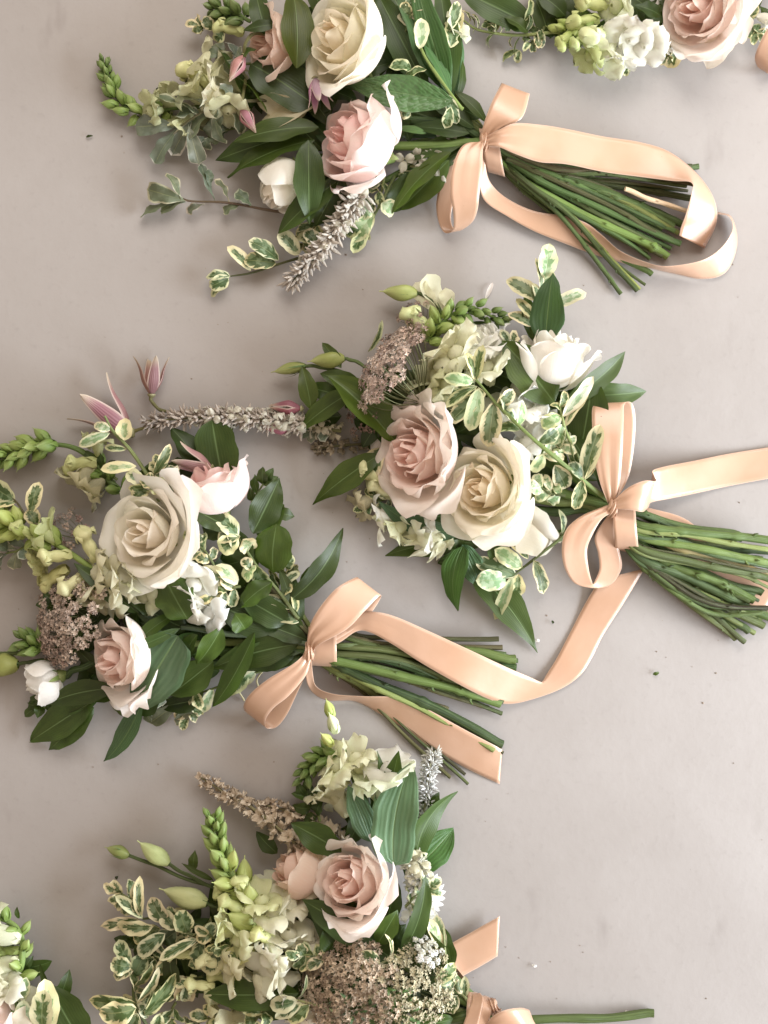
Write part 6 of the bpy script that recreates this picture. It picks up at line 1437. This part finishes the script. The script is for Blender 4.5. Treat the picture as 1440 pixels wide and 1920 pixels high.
for m, b, t, w, o in [
    ('ruscus', (160, 1960, 60), (92, 1850, 62), 76, {'arch': 12, 'tint': (1.0, 1.0, 0.9)}), ('ruscus', (106, 1880, 40), (130, 1818, 36), 30, {'roll': 20}), ('ruscus', (96, 1860, 36), (74, 1806, 40), 12, {}), ('ruscus', (46, 1816, 50), (62, 1792, 50), 16, {}), ('ruscus', (36, 1722, 44), (32, 1700, 40), 9, {}),
    ('varieg', (80, 1934, 90), (82, 1858, 96), 46, {'mat_': 0} if False else {'arch': 8}), ('varieg_pale', (96, 1930, 76), (82, 1838, 80), 44, {'arch': 8}), ('varieg_pale', (50, 1930, 80), (44, 1876, 90), 36, {}), ('varieg_pale', (36, 1880, 70), (50, 1832, 76), 28, {}), ('petal', (60, 1890, 66), (58, 1850, 70), 36, {'tint': (0.74, 0.74, 0.6)}), ('petal', (20, 1940, 84), (60, 1888, 92), 40, {'tint': (0.84, 0.76, 0.64)}),
]:
    leaf(F, m, b, t, w, **o)
fill(F, [(40, 1880, 6, 40), (0, 1800, 4, 40), (100, 1930, 4, 40)], 'ruscus', 55, (14, 44))

# ------------------------------------------------------------------ crumbs left on the table
def crumb(name, p, L, w, ang, colr, mat, label, cat):
    a = math.radians(ang); dx, dy = L / 2 * math.cos(a), -L / 2 * math.sin(a)
    o = leaf(None, mat, (p[0] - dx, p[1] - dy, 2.5), (p[0] + dx, p[1] + dy, 3.5), w, arch=3, tint=colr, name=name)
    o['label'] = label; o['category'] = cat
crumb('leaf_scrap', (1230, 1262), 13, 7, 20, (1.6, 1.5, 1.2), 'ruscus', 'tiny green leaf scrap on bare table below the right bouquet stems', 'leaf scrap')
crumb('petal_sliver', (917, 545), 34, 9, 66, (0.80, 0.74, 0.70), 'petal', 'thin white petal sliver on the table above the middle snapdragon', 'petal')
crumb('leaf_scrap', (219, 1645), 7, 6, 40, (0.25, 0.2, 0.3), 'ruscus', 'tiny dark crumb on the table left of the furled buds', 'leaf scrap')
crumb('petal_sliver', (1008, 1201), 8, 6, 10, (0.88, 0.86, 0.82), 'petal', 'tiny white petal crumb beside the pointed dark leaf tip', 'petal')
crumb('leaf_scrap', (1036, 1166), 7, 5, 120, (0.3, 0.25, 0.3), 'ruscus', 'tiny dark crumb left of the upright peach ribbon end', 'leaf scrap')
crumb('petal_sliver', (1002, 1810), 10, 6, -20, (0.80, 0.80, 0.78), 'petal', 'tiny pale petal crumb right of the bottom ribbon end', 'petal')
crumb('petal_sliver', (1176, 1897), 9, 6, -20, (0.86, 0.84, 0.80), 'petal', 'tiny white petal crumb resting beside the lone stem', 'petal')
crumb('leaf_scrap', (168, 256), 14, 5, 10, (0.5, 0.35, 0.5), 'ruscus', 'faint dark crumb on the table left of the green spike', 'leaf scrap')

# pollen and plant dust, too fine to count
rng = random.Random(77); mb = MB()
for k in range(70):
    if rng.random() < 0.6:
        hx, hy = rng.choice([(560, 520), (1230, 540), (640, 960), (330, 1420), (1000, 1480), (960, 1830), (1260, 1230), (520, 640)])
        x, y = rng.gauss(hx, 90), rng.gauss(hy, 50)
    else: x, y = rng.uniform(0, 1440), rng.uniform(0, 1920)
    s_ = rng.choice([0.9, 1.1, 1.3, 1.9]) * rng.uniform(0.7, 1.3); a0 = rng.uniform(0, 6.28); el = rng.uniform(0.4, 1.0)
    p = W(x, y, 0.6); ring = [p + Vector((math.cos(a0) * math.cos(q) * s_ - math.sin(a0) * math.sin(q) * s_ * el, math.sin(a0) * math.cos(q) * s_ + math.cos(a0) * math.sin(q) * s_ * el, 0)) * S for q in [1.0472 * j for j in range(6)]]
    mb.fan(ring, p + Vector((0, 0, s_ * 0.6 * S)), 0 if rng.random() < 0.5 else 1)
dust = put('pollen_dust', mb.build('pollen_dust', ['cut', 'woolly']), None, None, (0.26, 0.21, 0.17))
dust['kind'] = 'stuff'; dust['label'] = 'fine pollen and plant dust scattered over the tabletop'; dust['category'] = 'dust'
